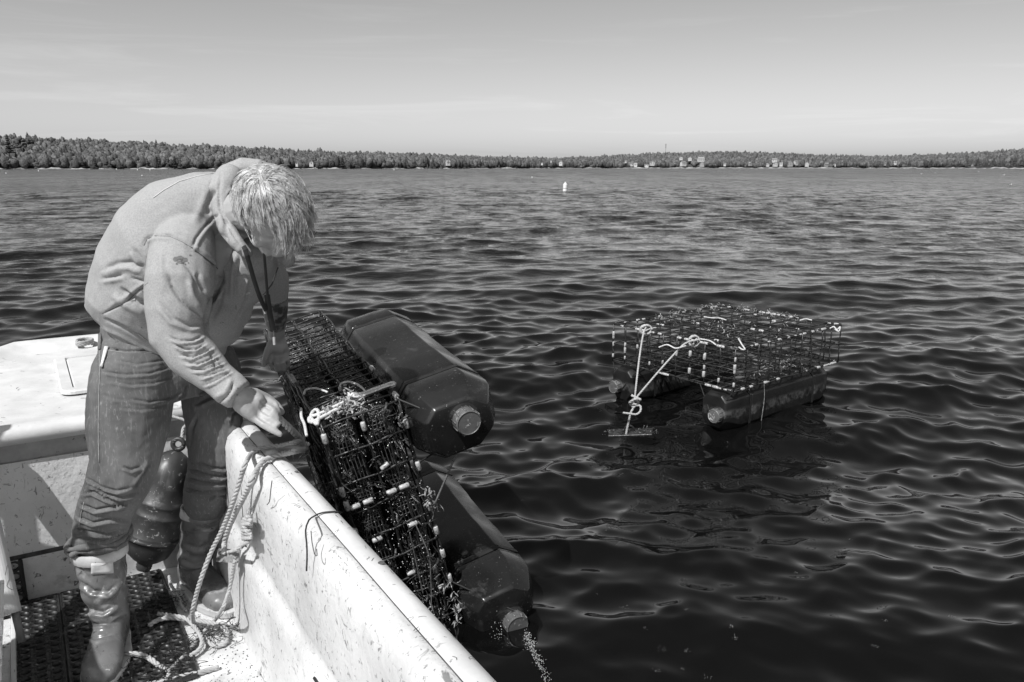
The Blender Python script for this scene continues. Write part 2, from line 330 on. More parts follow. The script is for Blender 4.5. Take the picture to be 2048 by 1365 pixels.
def build_water():
    na, q = 1000, 1.0057; r = [.9]
    while r[-1] < 75: r.append(r[-1] * q)
    r = np.array(r); a = np.linspace(math.radians(-52), math.radians(52), na)
    Rr, A = np.meshgrid(r, a, indexing='ij'); X = Rr * np.sin(A); Y = Rr * np.cos(A)
    res = Rr * (q - 1)
    Z, DX, DY = waves(X, Y, res)
    edge = np.clip((75 - Rr) / 20, 0, 1) * np.clip((math.radians(52) - np.abs(A)) / .05, 0, 1)
    Z *= edge; X = X + DX * edge; Y = Y + DY * edge
    V = np.stack([X, Y, Z], -1).reshape(-1, 3); nr = len(r)
    i, j = np.meshgrid(np.arange(nr - 1), np.arange(na - 1), indexing='ij'); b = i * na + j
    Q = np.stack([b, b + 1, b + na + 1, b + na], -1).reshape(-1, 4)[:, ::-1]
    # the rest of the sheet: same height, all round and out to the horizon
    a2 = np.linspace(math.radians(52), math.radians(308), 90); rings = [.9, 3, 8, 20, 40, 75]
    o = len(V); X2, A2 = np.meshgrid(rings, a2, indexing='ij'); V2 = np.stack([X2 * np.sin(A2), X2 * np.cos(A2), X2 * 0], -1).reshape(-1, 3)
    i, j = np.meshgrid(np.arange(5), np.arange(89), indexing='ij'); b = i * 90 + j + o; Q2 = np.stack([b, b + 1, b + 91, b + 90], -1).reshape(-1, 4)[:, ::-1]
    o2 = o + len(V2); a3 = np.linspace(0, 2 * math.pi, 361); rings3 = [75, 110, 170, 260, 400, 600, 900, 1400, 2200, 4000, 9000]
    X3, A3 = np.meshgrid(rings3, a3, indexing='ij'); V3 = np.stack([X3 * np.sin(A3), X3 * np.cos(A3), X3 * 0], -1).reshape(-1, 3)
    i, j = np.meshgrid(np.arange(len(rings3) - 1), np.arange(360), indexing='ij'); b = i * 361 + j + o2; Q3 = np.stack([b, b + 1, b + 362, b + 361], -1).reshape(-1, 4)[:, ::-1]
    o3 = o2 + len(V3); a4 = np.linspace(0, 2 * math.pi, 61)[:-1]; V4 = np.concatenate([[(0, 0, 0)], np.stack([.9 * np.sin(a4), .9 * np.cos(a4), a4 * 0], 1)])
    Q4 = np.array([(o3, o3 + 1 + (k + 1) % 60, o3 + 1 + k, o3 + 1 + k) for k in range(60)])
    o = mk_np('water', np.concatenate([V, V2, V3]), np.concatenate([Q, Q2, Q3]), None, smooth=True)
    V = np.concatenate([V, V2, V3]); R_ = np.hypot(V[:, 0], V[:, 1])
    me = o.data; at_ = me.attributes.new('far', 'FLOAT', 'POINT'); at_.data.foreach_set('value', np.clip(np.log(np.maximum(R_, 1) / 4) / math.log(75), 0, 1).astype(np.float32)[:len(me.vertices)])
    m = bpy.data.materials.new('sea_water'); m.use_nodes = True; t = m.node_tree; L = t.links.new; p = t.nodes['Principled BSDF']
    p.inputs['Base Color'].default_value = g3(.003); p.inputs['IOR'].default_value = 1.38; p.inputs['Specular IOR Level'].default_value = .5
    fa = N(t, 'ShaderNodeAttribute', attribute_name='far')
    rr = N(t, 'ShaderNodeMapRange'); rr.inputs[1].default_value = .3; rr.inputs[2].default_value = 1; rr.inputs[3].default_value = .02; rr.inputs[4].default_value = .22; L(fa.outputs['Fac'], rr.inputs[0]); L(rr.outputs[0], p.inputs['Roughness'])
    ge = N(t, 'ShaderNodeNewGeometry')
    def layer(scale, st, detail, strength, dist, link=None, prev=None, rot=.15):
        mp = N(t, 'ShaderNodeMapping'); mp.inputs['Scale'].default_value = st; mp.inputs['Rotation'].default_value = (0, 0, rot); L(ge.outputs['Position'], mp.inputs[0])
        n_ = N(t, 'ShaderNodeTexNoise'); n_.inputs['Scale'].default_value = scale; n_.inputs['Detail'].default_value = detail; n_.inputs['Roughness'].default_value = .55; n_.inputs['Distortion'].default_value = .4; L(mp.outputs[0], n_.inputs[0])
        b = N(t, 'ShaderNodeBump'); b.inputs['Distance'].default_value = dist; b.inputs['Strength'].default_value = strength
        if link is not None:
            mu = N(t, 'ShaderNodeMapRange'); mu.inputs[3].default_value = link[0]; mu.inputs[4].default_value = link[1]; mu.inputs[1].default_value = link[2]; mu.inputs[2].default_value = link[3]; L(fa.outputs['Fac'], mu.inputs[0]); L(mu.outputs[0], b.inputs['Strength'])
        L(n_.outputs[0], b.inputs['Height'])
        if prev is not None: L(prev.outputs[0], b.inputs['Normal'])
        return b
    b0 = layer(30, (.6, 1, 1), 4, .3, .007, (.0, .8, .3, .6)); b1 = layer(11, (.6, 1, 1), 4, .3, .022, (.03, .8, .15, .5), b0)
    b2 = layer(2.6, (.5, 1, 1), 4, .5, .12, (0, 1, .22, .6), b1)
    b3 = layer(.55, (.45, 1, 1), 5, .5, .6, (0, 1, .4, .85), b2)
    # unresolved chop: the facing of the small wave facets, from world position
    nm = N(t, 'ShaderNodeTexNoise'); nm.inputs['Scale'].default_value = 2.8; nm.inputs['Detail'].default_value = 9; nm.inputs['Roughness'].default_value = .78
    mpn = N(t, 'ShaderNodeMapping'); mpn.inputs['Scale'].default_value = (.5, .34, 1); mpn.inputs['Rotation'].default_value = (0, 0, .12); L(ge.outputs['Position'], mpn.inputs[0]); L(mpn.outputs[0], nm.inputs[0])
    su = N(t, 'ShaderNodeVectorMath', operation='SUBTRACT'); su.inputs[1].default_value = (.5, .5, .5); L(nm.outputs['Color'], su.inputs[0])
    fl = N(t, 'ShaderNodeVectorMath', operation='MULTIPLY'); fl.inputs[1].default_value = (.55, 1.0, 0); L(su.outputs[0], fl.inputs[0])
    ks = N(t, 'ShaderNodeMapRange'); ks.inputs[1].default_value = .24; ks.inputs[2].default_value = .6; ks.inputs[3].default_value = 0.0; ks.inputs[4].default_value = 2.7; L(fa.outputs['Fac'], ks.inputs[0])
    sc_ = N(t, 'ShaderNodeVectorMath', operation='SCALE'); L(fl.outputs[0], sc_.inputs[0]); L(ks.outputs[0], sc_.inputs['Scale'])
    ad = N(t, 'ShaderNodeVectorMath', operation='ADD'); L(b3.outputs[0], ad.inputs[0]); L(sc_.outputs[0], ad.inputs[1])
    # wind patches far out
    np_ = N(t, 'ShaderNodeTexNoise'); np_.inputs['Scale'].default_value = 1; np_.inputs['Detail'].default_value = 6; np_.inputs['Roughness'].default_value = .7
    mq = N(t, 'ShaderNodeMapping'); mq.inputs['Scale'].default_value = (.22, .035, 1); mq.inputs['Rotation'].default_value = (0, 0, .04); L(ge.outputs['Position'], mq.inputs[0]); L(mq.outputs[0], np_.inputs[0])
    s2 = N(t, 'ShaderNodeVectorMath', operation='SUBTRACT'); s2.inputs[1].default_value = (.5, .5, .5); L(np_.outputs['Color'], s2.inputs[0])
    f2 = N(t, 'ShaderNodeVectorMath', operation='MULTIPLY'); f2.inputs[1].default_value = (.3, 1.0, 0); L(s2.outputs[0], f2.inputs[0])
    k2 = N(t, 'ShaderNodeMapRange'); k2.inputs[1].default_value = .45; k2.inputs[2].default_value = 1.0; k2.inputs[3].default_value = 0; k2.inputs[4].default_value = 1.1; L(fa.outputs['Fac'], k2.inputs[0])
    c2 = N(t, 'ShaderNodeVectorMath', operation='SCALE'); L(f2.outputs[0], c2.inputs[0]); L(k2.outputs[0], c2.inputs['Scale'])
    a2 = N(t, 'ShaderNodeVectorMath', operation='ADD'); L(ad.outputs[0], a2.inputs[0]); L(c2.outputs[0], a2.inputs[1]); ad = a2
    nz = N(t, 'ShaderNodeVectorMath', operation='NORMALIZE'); L(ad.outputs[0], nz.inputs[0]); L(nz.outputs[0], p.inputs['Normal'])
    me.materials.append(m); tag(o, kind='structure'); return o
water = build_water()
# ================================================================== FAR SHORE
def lerp_tab(tab, x): return np.interp(x, [a for a, b in tab], [b for a, b in tab])
SKY_Y = [(-600, 258), (0, 268), (150, 274), (300, 283), (440, 289), (600, 298), (700, 303), (800, 304), (900, 309), (1000, 312), (1100, 315), (1180, 312), (1300, 305), (1400, 302), (1500, 302), (1600, 306), (1700, 309), (1750, 311), (1850, 307), (1950, 304), (2048, 296), (2600, 288)]
SHORE = [(-600, 700), (0, 760), (300, 800), (600, 900), (800, 1050), (1000, 1300), (1200, 1500), (1500, 1500), (1750, 1450), (1900, 1250), (2048, 1050), (2600, 900)]
DEPTH = [(-600, 420), (600, 420), (1000, 380), (1300, 650), (1900, 650), (2600, 600)]
def zpix(px, py, D):           # height of a thing seen at picture row py at distance D
    return H + D * math.tan(math.atan((682.5 - py) / F) - TH)
def pos(px, D): 
    return np.array([(px - 1024) / F * D * math.cos(TH), D, 0.])
def ground(px, D):             # terrain height at bearing px, distance D
    s = lerp_tab(SHORE, px); d = lerp_tab(DEPTH, px); t = np.clip((D - s) / d, -.2, 1.25); tree = 11.0
    top = (H + (s + d) * np.tan(np.arctan((682.5 - lerp_tab(SKY_Y, px)) / F) - TH)) - tree
    return np.where(t < 0, t * 20, 1.0 + (top - 1.0) * np.minimum(t, 1) ** 1.15 - np.maximum(t - 1, 0) * 60) + 0.8 * np.sin(px * .05 + D * .02)
def build_terrain():
    P = np.arange(-600, 2640, 20.); T = [-.05, -.01, 0, .02, .06, .12, .2, .3, .42, .55, .7, .85, 1.0, 1.12, 1.25]; V = []
    for px in P:
        s = lerp_tab(SHORE, px) + 6 * math.sin(px * .11) + 5 * math.sin(px * .037); d = lerp_tab(DEPTH, px)
        for t_ in T:
            D = s + d * t_; q = pos(px, D); q[2] = ground(px, D) if t_ > 0 else t_ * 20 + .1; V.append(q)
    n = len(T); Q = [(i * n + j, (i + 1) * n + j, (i + 1) * n + j + 1, i * n + j + 1) for i in range(len(P) - 1) for j in range(n - 1)]
    o = mk_np('hills', np.array(V), np.array(Q), mat('forest_floor', .03, .06, .02, .95), smooth=True); tag(o, kind='structure')
    # shore: pale rock and shingle strip, with its own thickness
    V = []
    for px in np.arange(-600, 2640, 6.):
        s = lerp_tab(SHORE, px) + 6 * math.sin(px * .11) + 5 * math.sin(px * .037) - 2; h = max(.25, .7 + .5 * math.sin(px * .07) + .5 * math.sin(px * .31 + 1) + .4 * math.sin(px * .9))
        for dd, z in ((-3, -.5), (-1, .35), (3, h), (12, h + .5)):
            q = pos(px, s + dd); q[2] = z; V.append(q)
    n = 4; k = len(V) // n; Q = [(i * n + j, (i + 1) * n + j, (i + 1) * n + j + 1, i * n + j + 1) for i in range(k - 1) for j in range(n - 1)]
    o = mk_np('shore', np.array(V), np.array(Q), mat('shore_rock', .2, .45, .05, .9, marks=[(.12, (1, 1, 1), .52, .09, .04)])); tag(o, kind='structure')
build_terrain()
def crown_leafy(nu, nv, r_):
    V, Fc = ell((0, 0, 0), (1, 1, 1), nu=nu, nv=nv); V = np.array(V); n = V / (np.linalg.norm(V, axis=1)[:, None] + 1e-9)
    c = r_.normal(0, 1, (9, 3)); c /= np.linalg.norm(c, axis=1)[:, None]
    bl = np.max(np.clip(n @ c.T - .45, 0, 1), axis=1) * .9
    V = n * (.72 + bl + r_.uniform(-.2, .2, len(V)))[:, None]; V[:, 2] = V[:, 2] * .85; return V, Fc
def crown_fir(r_, tiers=6, n=7):
    V, Fc = [], []
    for t_ in range(tiers):
        z0 = t_ / tiers * .95; R = (1 - z0) * .34 + .03; o = len(V)
        for k in range(n):
            a = 2 * math.pi * (k + .5 * (t_ % 2)) / n; rr = R * r_.uniform(.7, 1.25); V.append((rr * math.cos(a), rr * math.sin(a), z0 + r_.uniform(-.02, .02)))
        V.append((0, 0, min(1.05, z0 + 1.9 / tiers)))
        for k in range(n): Fc.append((o + k, o + (k + 1) % n, o + n))
    return np.array(V), Fc
def m_forest():
    m = bpy.data.materials.new('forest_leaves'); m.use_nodes = True; t = m.node_tree; L = t.links.new; p = t.nodes['Principled BSDF']; p.inputs['Roughness'].default_value = .8; p.inputs['Specular IOR Level'].default_value = .15
    a = N(t, 'ShaderNodeAttribute', attribute_name='tone'); ge = N(t, 'ShaderNodeNewGeometry')
    n_ = N(t, 'ShaderNodeTexNoise'); n_.inputs['Scale'].default_value = .9; n_.inputs['Detail'].default_value = 3; L(ge.outputs['Position'], n_.inputs[0])
    r_ = N(t, 'ShaderNodeMapRange'); r_.inputs[1].default_value = .3; r_.inputs[2].default_value = .7; r_.inputs[3].default_value = .5; r_.inputs[4].default_value = 1.5; L(n_.outputs[0], r_.inputs[0])
    mu = N(t, 'ShaderNodeMath', operation='MULTIPLY'); L(a.outputs['Fac'], mu.inputs[0]); L(r_.outputs[0], mu.inputs[1])
    cb = N(t, 'ShaderNodeCombineColor')
    for i in range(3): L(mu.outputs[0], cb.inputs[i])
    L(cb.outputs[0], p.inputs['Base Color'])
    L(n_.outputs[0], (b := N(t, 'ShaderNodeBump')).inputs['Height']); b.inputs['Distance'].default_value = .8; L(b.outputs[0], p.inputs['Normal'])
    return m
M['forest'] = m_forest()
def tone(o, vals):
    a = o.data.attributes.new('tone', 'FLOAT', 'POINT'); a.data.foreach_set('value', np.asarray(vals, np.float32))
HOUSES = [(623, 327, 9, 900, 0, 1.0), (530, 326, 7, 870, 0, .8), (594, 328, 5, 890, 0, .5), (896, 326, 9, 1170, 1, .9), (1084, 327, 4, 1330, 0, .4), (1102, 322, 3, 1360, 0, .4), (1122, 327, 8, 1370, 0, .7), (1251, 323, 4, 1560, 0, .4), (1264, 329, 6, 1510, 0, .5),
          (1271, 330, 7, 1512, 0, .6), (1304, 327, 10, 1520, 1, 1.0), (1293, 331, 10, 1508, 2, .5), (1361, 317, 7, 1640, 0, .5), (1366, 328, 12, 1512, 0, .8), (1379, 318, 8, 1650, 0, .8), (1401, 320, 14, 1630, 0, 1.0), (1404, 329, 10, 1512, 3, .9), (1449, 329, 5, 1510, 0, .4),
          (1500, 328, 7, 1512, 3, .5), (1548, 321, 11, 1620, 1, .7), (1550, 329, 9, 1512, 0, .8), (1562, 329, 7, 1514, 0, .8), (1579, 328, 12, 1510, 3, 1.2), (1591, 326, 9, 1530, 0, 1.2), (1613, 329, 9, 1505, 0, .9), (1652, 330, 8, 1500, 3, .6), (1669, 330, 5, 1500, 0, .5), (1789, 326, 6, 1440, 0, 1.1), (1945, 334, 6, 1240, 0, .8), (1770, 328, 4, 1450, 3, .6), (1535, 330, 6, 1506, 0, .3)]
def build_forest():
    r_ = np.random.default_rng(5)
    leafy = [crown_leafy(9, 6, r_) for _ in range(7)]; firs = [crown_fir(r_) for _ in range(5)]
    hx = np.array([h[0] for h in HOUSES]); hd = np.array([h[3] for h in HOUSES]); hw = np.array([h[2] for h in HOUSES])
    VV, QQ, TT, o = [], [], [], 0; VV3, QQ3, TT3, o3 = [], [], [], 0
    rows = 33
    for i in range(rows):
        t0 = (i / (rows - 1)) ** 1.25
        px = -420.
        while px < 2480:
            s = float(lerp_tab(SHORE, px)); d = float(lerp_tab(DEPTH, px)); D = s + 8 + (d + 12) * t0 + r_.uniform(-6, 6) * (1 + t0 * 2); wpx = 1593 * 5.6 / D
            stepp = wpx * r_.uniform(.42, .95) * (1.0 if i < 3 else 1.15)
            px += stepp
            if np.any((np.abs(hx - px) < hw * .5 + 2.2) & (hd > D - 4)): continue
            if i < 2 and np.any((np.abs(hx - px) < hw * .8 + 6) & (hd > D - 40)) and r_.uniform() < .6: continue
            firp = .3 if i < 2 else (.16 + .16 * math.sin(px * .013)); firp = .9 if px > 1930 and i < 12 else firp; firp = max(firp, .3) if t0 > .9 else firp
            q = pos(px, D); q[2] = float(ground(px, D)) - .5; hgt = r_.uniform(7, 12) * r_.choice([.8, 1, 1.18]) * (1.0 if t0 < .9 else r_.choice([.8, .95, 1.12], p=[.5, .38, .12]))
            a = r_.uniform(0, 6.28); ca, sa = math.cos(a), math.sin(a)
            if r_.uniform() < firp:
                V, Fc = firs[r_.integers(5)]; W = hgt * r_.uniform(.85, 1.2); P = V * (W, W, hgt); base = r_.uniform(.045, .085) * (.8 if i < 3 else 1.05)
            else:
                V, Fc = leafy[r_.integers(7)]; W = r_.uniform(2.4, 4.4); P = V * (W, W, hgt * .50) + (0, 0, hgt * .52); base = r_.uniform(.07, .15) * (.75 if i < 2 else 1)
            P = np.stack([P[:, 0] * ca - P[:, 1] * sa, P[:, 0] * sa + P[:, 1] * ca, P[:, 2]], 1) + q; k = len(P)
            tn = base * r_.uniform(.8, 1.2, k)
            if len(Fc[0]) == 4: VV.append(P); QQ.append(np.array(Fc) + o); TT.append(tn); o += k
            else: VV3.append(P); QQ3.append(np.array(Fc) + o3); TT3.append(tn); o3 += k
    for nm, v, q, t_ in (('forest', VV, QQ, TT), ('conifer_forest', VV3, QQ3, TT3)):
        ob = mk_np(nm, np.concatenate(v), np.concatenate(q), M['forest']); 
        tt = np.concatenate(t_); tone(ob, tt[:len(ob.data.vertices)]); tag(ob, kind='stuff')
    # larger single trees that stand out of the wood
    big = [(22, 271, 820, 1), (46, 274, 900, 0), (66, 276, 1050, 0), (100, 276, 1100, 0), (134, 277, 1120, 1), (180, 283, 1150, 0), (222, 284, 1160, 0), (246, 288, 1160, 0), (574, 300, 1250, 0), (620, 298, 1270, 1), (702, 306, 1300, 0), (711, 307, 1320, 0), (942, 311, 1500, 0), (685, 315, 910, 1), (716, 322, 930, 1), (350, 312, 815, 1), (120, 318, 775, 1), (20, 320, 765, 0)]
    for i, (px, py, D, kind) in enumerate(big):
        gz = float(ground(px, D)); top = zpix(px, py, D); hgt = max(8., top - gz); q = pos(px, D)
        if hgt > 22: gz = top - 22; hgt = 22
        e = empty('pine_tree' if kind else 'broadleaf_tree', None, 'tree', (q[0], q[1], gz)); 
        mk('trunk', *tube([(0, 0, 0), (.1, 0, hgt * .5), (0, 0, hgt * .9)], [.35, .25, .1], 6), M['trunk'], e)
        parts = []
        if kind:
            for t_ in range(9):
                z = hgt * (.25 + .72 * t_ / 8); R = hgt * .26 * (1 - t_ / 9.5); n = 6
                for k in range(n):
                    a = 6.283 * k / n + t_ * .7 + r_.uniform(-.3, .3); rr = R * r_.uniform(.55, 1.1); parts.append(ell((rr * .6 * math.cos(a), rr * .6 * math.sin(a), z + r_.uniform(-.4, .4)), (rr * .55, rr * .55, hgt * .035), nu=6, nv=4))
        else:
            for k in range(34):
                a = r_.uniform(0, 6.28); b = r_.uniform(-.4, 1.4); rr = hgt * .26; parts.append(ell((rr * math.cos(a) * math.cos(b) * .9, rr * math.sin(a) * math.cos(b) * .9, hgt * .62 + rr * 1.1 * math.sin(b)), np.array((1, 1, .8)) * rr * r_.uniform(.28, .45), nu=7, nv=5))
        V, Fc = cat(parts); V = V + r_.normal(0, .12, V.shape)
        c = mk('crown', V, Fc, M['forest'], e); tone(c, r_.uniform(.045, .085) * r_.uniform(.7, 1.3, len(c.data.vertices)))
        e['group'] = 'single trees standing out of the far wood'; e['label'] = TREE_LABELS[i]
TREE_LABELS = ['tall pine on the ridge nearest the left edge of the photo', 'round tree on the left ridge just right of the leftmost pine', 'dark round crown on the left ridge, third from the left edge', 'broad rounded crown, widest bump on the left ridge', 'pointed pine on the left ridge right of the widest crown', 'round crown on the ridge in the middle of the left hill slope', 'small round crown above the stooping man\'s back, left of two', 'small round crown above the stooping man\'s back, right of two', 'small dark crown on the skyline above the man\'s hood', 'umbrella topped pine on the skyline above the man\'s hair', 'left of two round crowns on the skyline right of the man\'s head', 'right of two round crowns on the skyline right of the man\'s head', 'single bushy crown on the skyline behind the white shore house', 'large dark pine at the water\'s edge right of the man\'s head', 'narrow dark pine at the water\'s edge, second right of the man\'s head', 'dark pine at the water\'s edge behind the man\'s back', 'dark pine at the water\'s edge near the left edge of the photo', 'dark broadleaf tree at the water\'s edge, leftmost in the photo']
build_forest()
def build_houses():
    HL = ['white house with two gables on the shore just right of the man\'s head', 'white house half hidden behind the man\'s hood', 'small white shed on the shore just left of the two gabled house', 'pale house with bright end wall on the middle shore left of the buoy', 'tiny white cottage among trees left of the buoy', 'tiny white cottage up the slope above the buoy', 'small white house at the trees directly above the buoy', 'tiny white cottage high in the wood left of the mast', 'low white cottage leftmost in the shore cluster below the mast', 'low white cottage second in the shore cluster below the mast', 'largest white house of the shore cluster below the mast', 'long flat white building at the water below the mast', 'tiny white roof up the slope, left of the hillside houses', 'white house with lawn in front of the hillside houses', 'white square house up the hill right of the mast', 'big white hillside house right of the mast', 'grey house on the bright lawn under the big hillside house', 'tiny white cottage alone at the water right of the hillside houses', 'grey house at the water left of the wharf cluster', 'white house up the hill above the wharf cluster', 'white house at the water, left in the wharf cluster', 'white gabled house beside it in the wharf cluster', 'long grey building in the wharf cluster with tall roof', 'tall white house rising at the right of the wharf cluster', 'white gabled house right of the wharf cluster', 'grey house with pale front further right along the water', 'tiny white cottage at the right end of the far village', 'tall white house alone on the pale meadow at the right', 'small white boathouse before the dark firs at the right', 'tiny grey shed left of the tall white meadow house', 'tiny white boat shed at the water left of the wharf cluster']
    for i, (px, py, wpx, D, kind, hh) in enumerate(HOUSES):
        W = wpx * D / F; q = pos(px, D); W *= .85; Hh = min(2.2 + 2.4 * hh, W * .55 + .5); gz = max(.8, zpix(px, py, D) - Hh * .6); Dp = W * .7
        e = empty('house', HL[i], 'house', (q[0], q[1], gz), 'white houses on the far shore', (0, 0, [.2, -.35, 0, .5, -.15][i % 5]))
        wm = M['house2'] if kind == 3 else M['house']
        hw, hd_ = W / 2, Dp / 2; rz = Hh + W * .28 * (0.25 if kind == 2 else 1)
        V = [(-hw, -hd_, -2), (hw, -hd_, -2), (hw, hd_, -2), (-hw, hd_, -2), (-hw, -hd_, Hh), (hw, -hd_, Hh), (hw, hd_, Hh), (-hw, hd_, Hh), (0, -hd_, rz), (0, hd_, rz)]
        if i % 2:  V = V[:8] + [(-hw, 0, rz), (hw, 0, rz)]; Fc = [(0, 1, 5, 4), (1, 2, 6, 9, 5), (2, 3, 7, 6), (3, 0, 4, 8, 7)]
        else: Fc = [(0, 1, 5, 8, 4), (1, 2, 6, 5), (2, 3, 7, 9, 6), (3, 0, 4, 7)]
        mk('wall', V, Fc, wm, e)
        t = .25; ov = .4
        if i % 2: R = [(-hw - ov, -hd_ - ov, Hh - .2), (hw + ov, -hd_ - ov, Hh - .2), (hw + ov, 0, rz + .05), (-hw - ov, 0, rz + .05), (hw + ov, hd_ + ov, Hh - .2), (-hw - ov, hd_ + ov, Hh - .2)]
        else: R = [(-hw - ov, hd_ + ov, Hh - .2), (-hw - ov, -hd_ - ov, Hh - .2), (0, -hd_ - ov, rz + .05), (0, hd_ + ov, rz + .05), (hw + ov, -hd_ - ov, Hh - .2), (hw + ov, hd_ + ov, Hh - .2)]
        RV = R + [(x, y, z + t) for x, y, z in R]
        if i % 2: RF = [(6, 7, 8, 9), (9, 8, 10, 11), (3, 2, 1, 0), (5, 4, 2, 3), (0, 1, 7, 6), (4, 5, 11, 10), (0, 6, 9, 3), (3, 9, 11, 5), (1, 2, 8, 7), (2, 4, 10, 8)]
        else: RF = [(6, 7, 8, 9), (9, 8, 10, 11), (3, 2, 1, 0), (5, 4, 2, 3), (0, 1, 7, 6), (4, 5, 11, 10), (1, 2, 8, 7), (2, 4, 10, 8), (3, 0, 6, 9), (5, 3, 9, 11)]
        rf = mk('roof', RV, RF, M['roof'] if i % 3 else M['house2'], e)
        if hh > .6: mk('chimney', *box(-.4 + hw * .3, .4 + hw * .3, -.4, .4, rz - 1.2, rz + 1.3), M['house2'], rf)
        nw = max(1, int(W / 3.2)); f0 = None
        for s_ in range(1 if hh < .8 else 2):
            for k in range(nw):
                x = -hw + W * (k + .5) / nw; mk('window', *box(x - .45, x + .45, -hd_ - .06, -hd_ + .05, 1.0 + 2.7 * s_, 2.5 + 2.7 * s_), M['glass'], e)
build_houses()
def build_far_things():
    # lattice mast on the hill
    D = 2250; q = pos(1330, D); zb = zpix(1330, 309, D) - 10; zt = zpix(1330, 288, D)
    e = empty('radio_mast', 'thin lattice mast with three antenna clusters rising above the far hill', 'mast', (q[0], q[1], zb)); h = zt - zb; P = []
    for k in range(3):
        a = 2.09 * k; P.append(tube([(1.2 * math.cos(a), 1.2 * math.sin(a), 0), (1.0 * math.cos(a), 1.0 * math.sin(a), h)], .16, 4))
    for k in range(14):
        z = h * k / 14; a = 2.09 * k; P.append(tube([(1.2 * math.cos(a), 1.2 * math.sin(a), z), (1.2 * math.cos(a + 2.09), 1.2 * math.sin(a + 2.09), z + h / 14)], .1, 4))
    mk('lattice', *cat(P), mat('mast_grey', .22), e)
    for z in (h * .96, h * .86, h * .76): mk('antenna', *box(-1.5, 1.5, -1.5, 1.5, z - 1.0, z + 1.0, .3), mat('antenna_grey', .25), e)
    # channel buoy
    p = atz(1130, 383, 0); p[2] = 0; Hb = 17 / F * p[1]; R = 4.2 / F * p[1]
    e = empty('channel_buoy', 'white upright cylindrical buoy standing in the open water', 'buoy', tuple(p)); e.rotation_euler = (.02, .03, 0)
    prof = [(0, -.5), (R * 1.02, -.5), (R, 0), (R, Hb * .78), (R * .92, Hb * .84), (R * .5, Hb * .88), (R * .32, Hb * .92), (R * .3, Hb * 1.05), (0, Hb * 1.06)]
    def lathe(pr, n=20):
        V = [(r_ * math.cos(2 * math.pi * k / n), r_ * math.sin(2 * math.pi * k / n), z) for r_, z in pr for k in range(n)]
        return V, [(i * n + k, i * n + (k + 1) % n, (i + 1) * n + (k + 1) % n, (i + 1) * n + k) for i in range(len(pr) - 1) for k in range(n)]
    mk('float', *lathe(prof), M['buoy'], e, smooth=False); mk('band', *lathe([(R * 1.01, Hb * .3), (R * 1.03, Hb * .31), (R * 1.03, Hb * .36), (R * 1.01, Hb * .37)]), M['house2'], e)
    # small lobster buoys
    pts = [(1064, 355.5), (275, 340.8), (300, 341), (12, 347.5), (77, 343), (788, 341), (886, 336.8), (930, 336.8), (1443, 0), (284, 352), (233, 339.5)]
    LB = ['white float on the water left of the tall channel buoy', 'tiny white float below the left hill, left of two', 'tiny white float below the left hill, right of two', 'white float near the left edge of the water', 'white float near the left shore, second from the edge', 'tiny white float right of the man\'s head near shore', 'tiny white float before the pale shore house, left one', 'tiny white float before the pale shore house, right one', '', 'tiny white float in open water behind the man\'s back', 'tiny white float close under the left wooded shore']
    for i, (px, py) in enumerate(pts):
        if not LB[i]: continue
        p = atz(px, py, 0); s = max(.11, 1.3 / F * p[1]); V, Fc = ell((0, 0, s * .4), (s * .7, s * .7, s), nu=10, nv=6); e = empty('trap_float', LB[i], 'buoy', tuple(p), 'small floats marking traps')
        mk('float', V, Fc, M['buoy'], e, smooth=True); mk('spindle', *tube([(0, 0, s), (.1 * s, 0, s * 2.1)], s * .12, 5), M['wood'], e)
    # gulls on the water
    GL = ['white gull floating low on the water nearest the right edge', 'white gull in the water near the right shore, second from the right edge', 'small white gull far off left of the others at the right', 'tiny white gull far off between two others', 'tiny white gull close to the dark firs at the right']
    for i, (px, py, wpx, rz) in enumerate([(2021, 371.5, 7, .3), (2008, 351, 6, -.2), (1843, 348.5, 3.4, .1), (1870, 346.7, 2.6, 0), (1957, 344, 3, .4)]):
        p = atz(px, py, 0); s = wpx / F * p[1] / .42; e = empty('gull', GL[i], 'gull', (p[0], p[1], 0), 'gulls resting on the water', (0, 0, rz)); s = min(s, 1.3)
        body = loft([((-.22 * s, 0, .09 * s), (0, .005, 0), (0, 0, .005)), ((-.14 * s, 0, .075 * s), (0, .05 * s, 0), (0, 0, .03 * s)), ((0, 0, .06 * s), (0, .075 * s, 0), (0, 0, .06 * s)), ((.1 * s, 0, .08 * s), (0, .05 * s, 0), (0, 0, .055 * s)), ((.13 * s, 0, .15 * s), (0, .027 * s, 0), (.027 * s, 0, .01)), ((.145 * s, 0, .19 * s), (0, .03 * s, 0), (.03 * s, 0, 0)), ((.15 * s, 0, .215 * s), (0, .008, 0), (.008, 0, 0))], 12)
        o = mk('body', *body, M['gull'], e, smooth=True); mk('beak', *tube([(.17 * s, 0, .19 * s), (.22 * s, 0, .18 * s)], [.010 * s, .003 * s], 5), M['cap'], e)
        for sd in (-1, 1): mk('wing', *loft([((-.2 * s, sd * .03 * s, .10 * s), (0, .006, 0), (0, 0, .004)), ((-.05 * s, sd * .06 * s, .10 * s), (0, .02 * s, 0), (0, 0, .035 * s)), ((.07 * s, sd * .05 * s, .10 * s), (0, .012 * s, 0), (0, 0, .02 * s))], 8), M['house2'], e, smooth=True)
build_far_things()
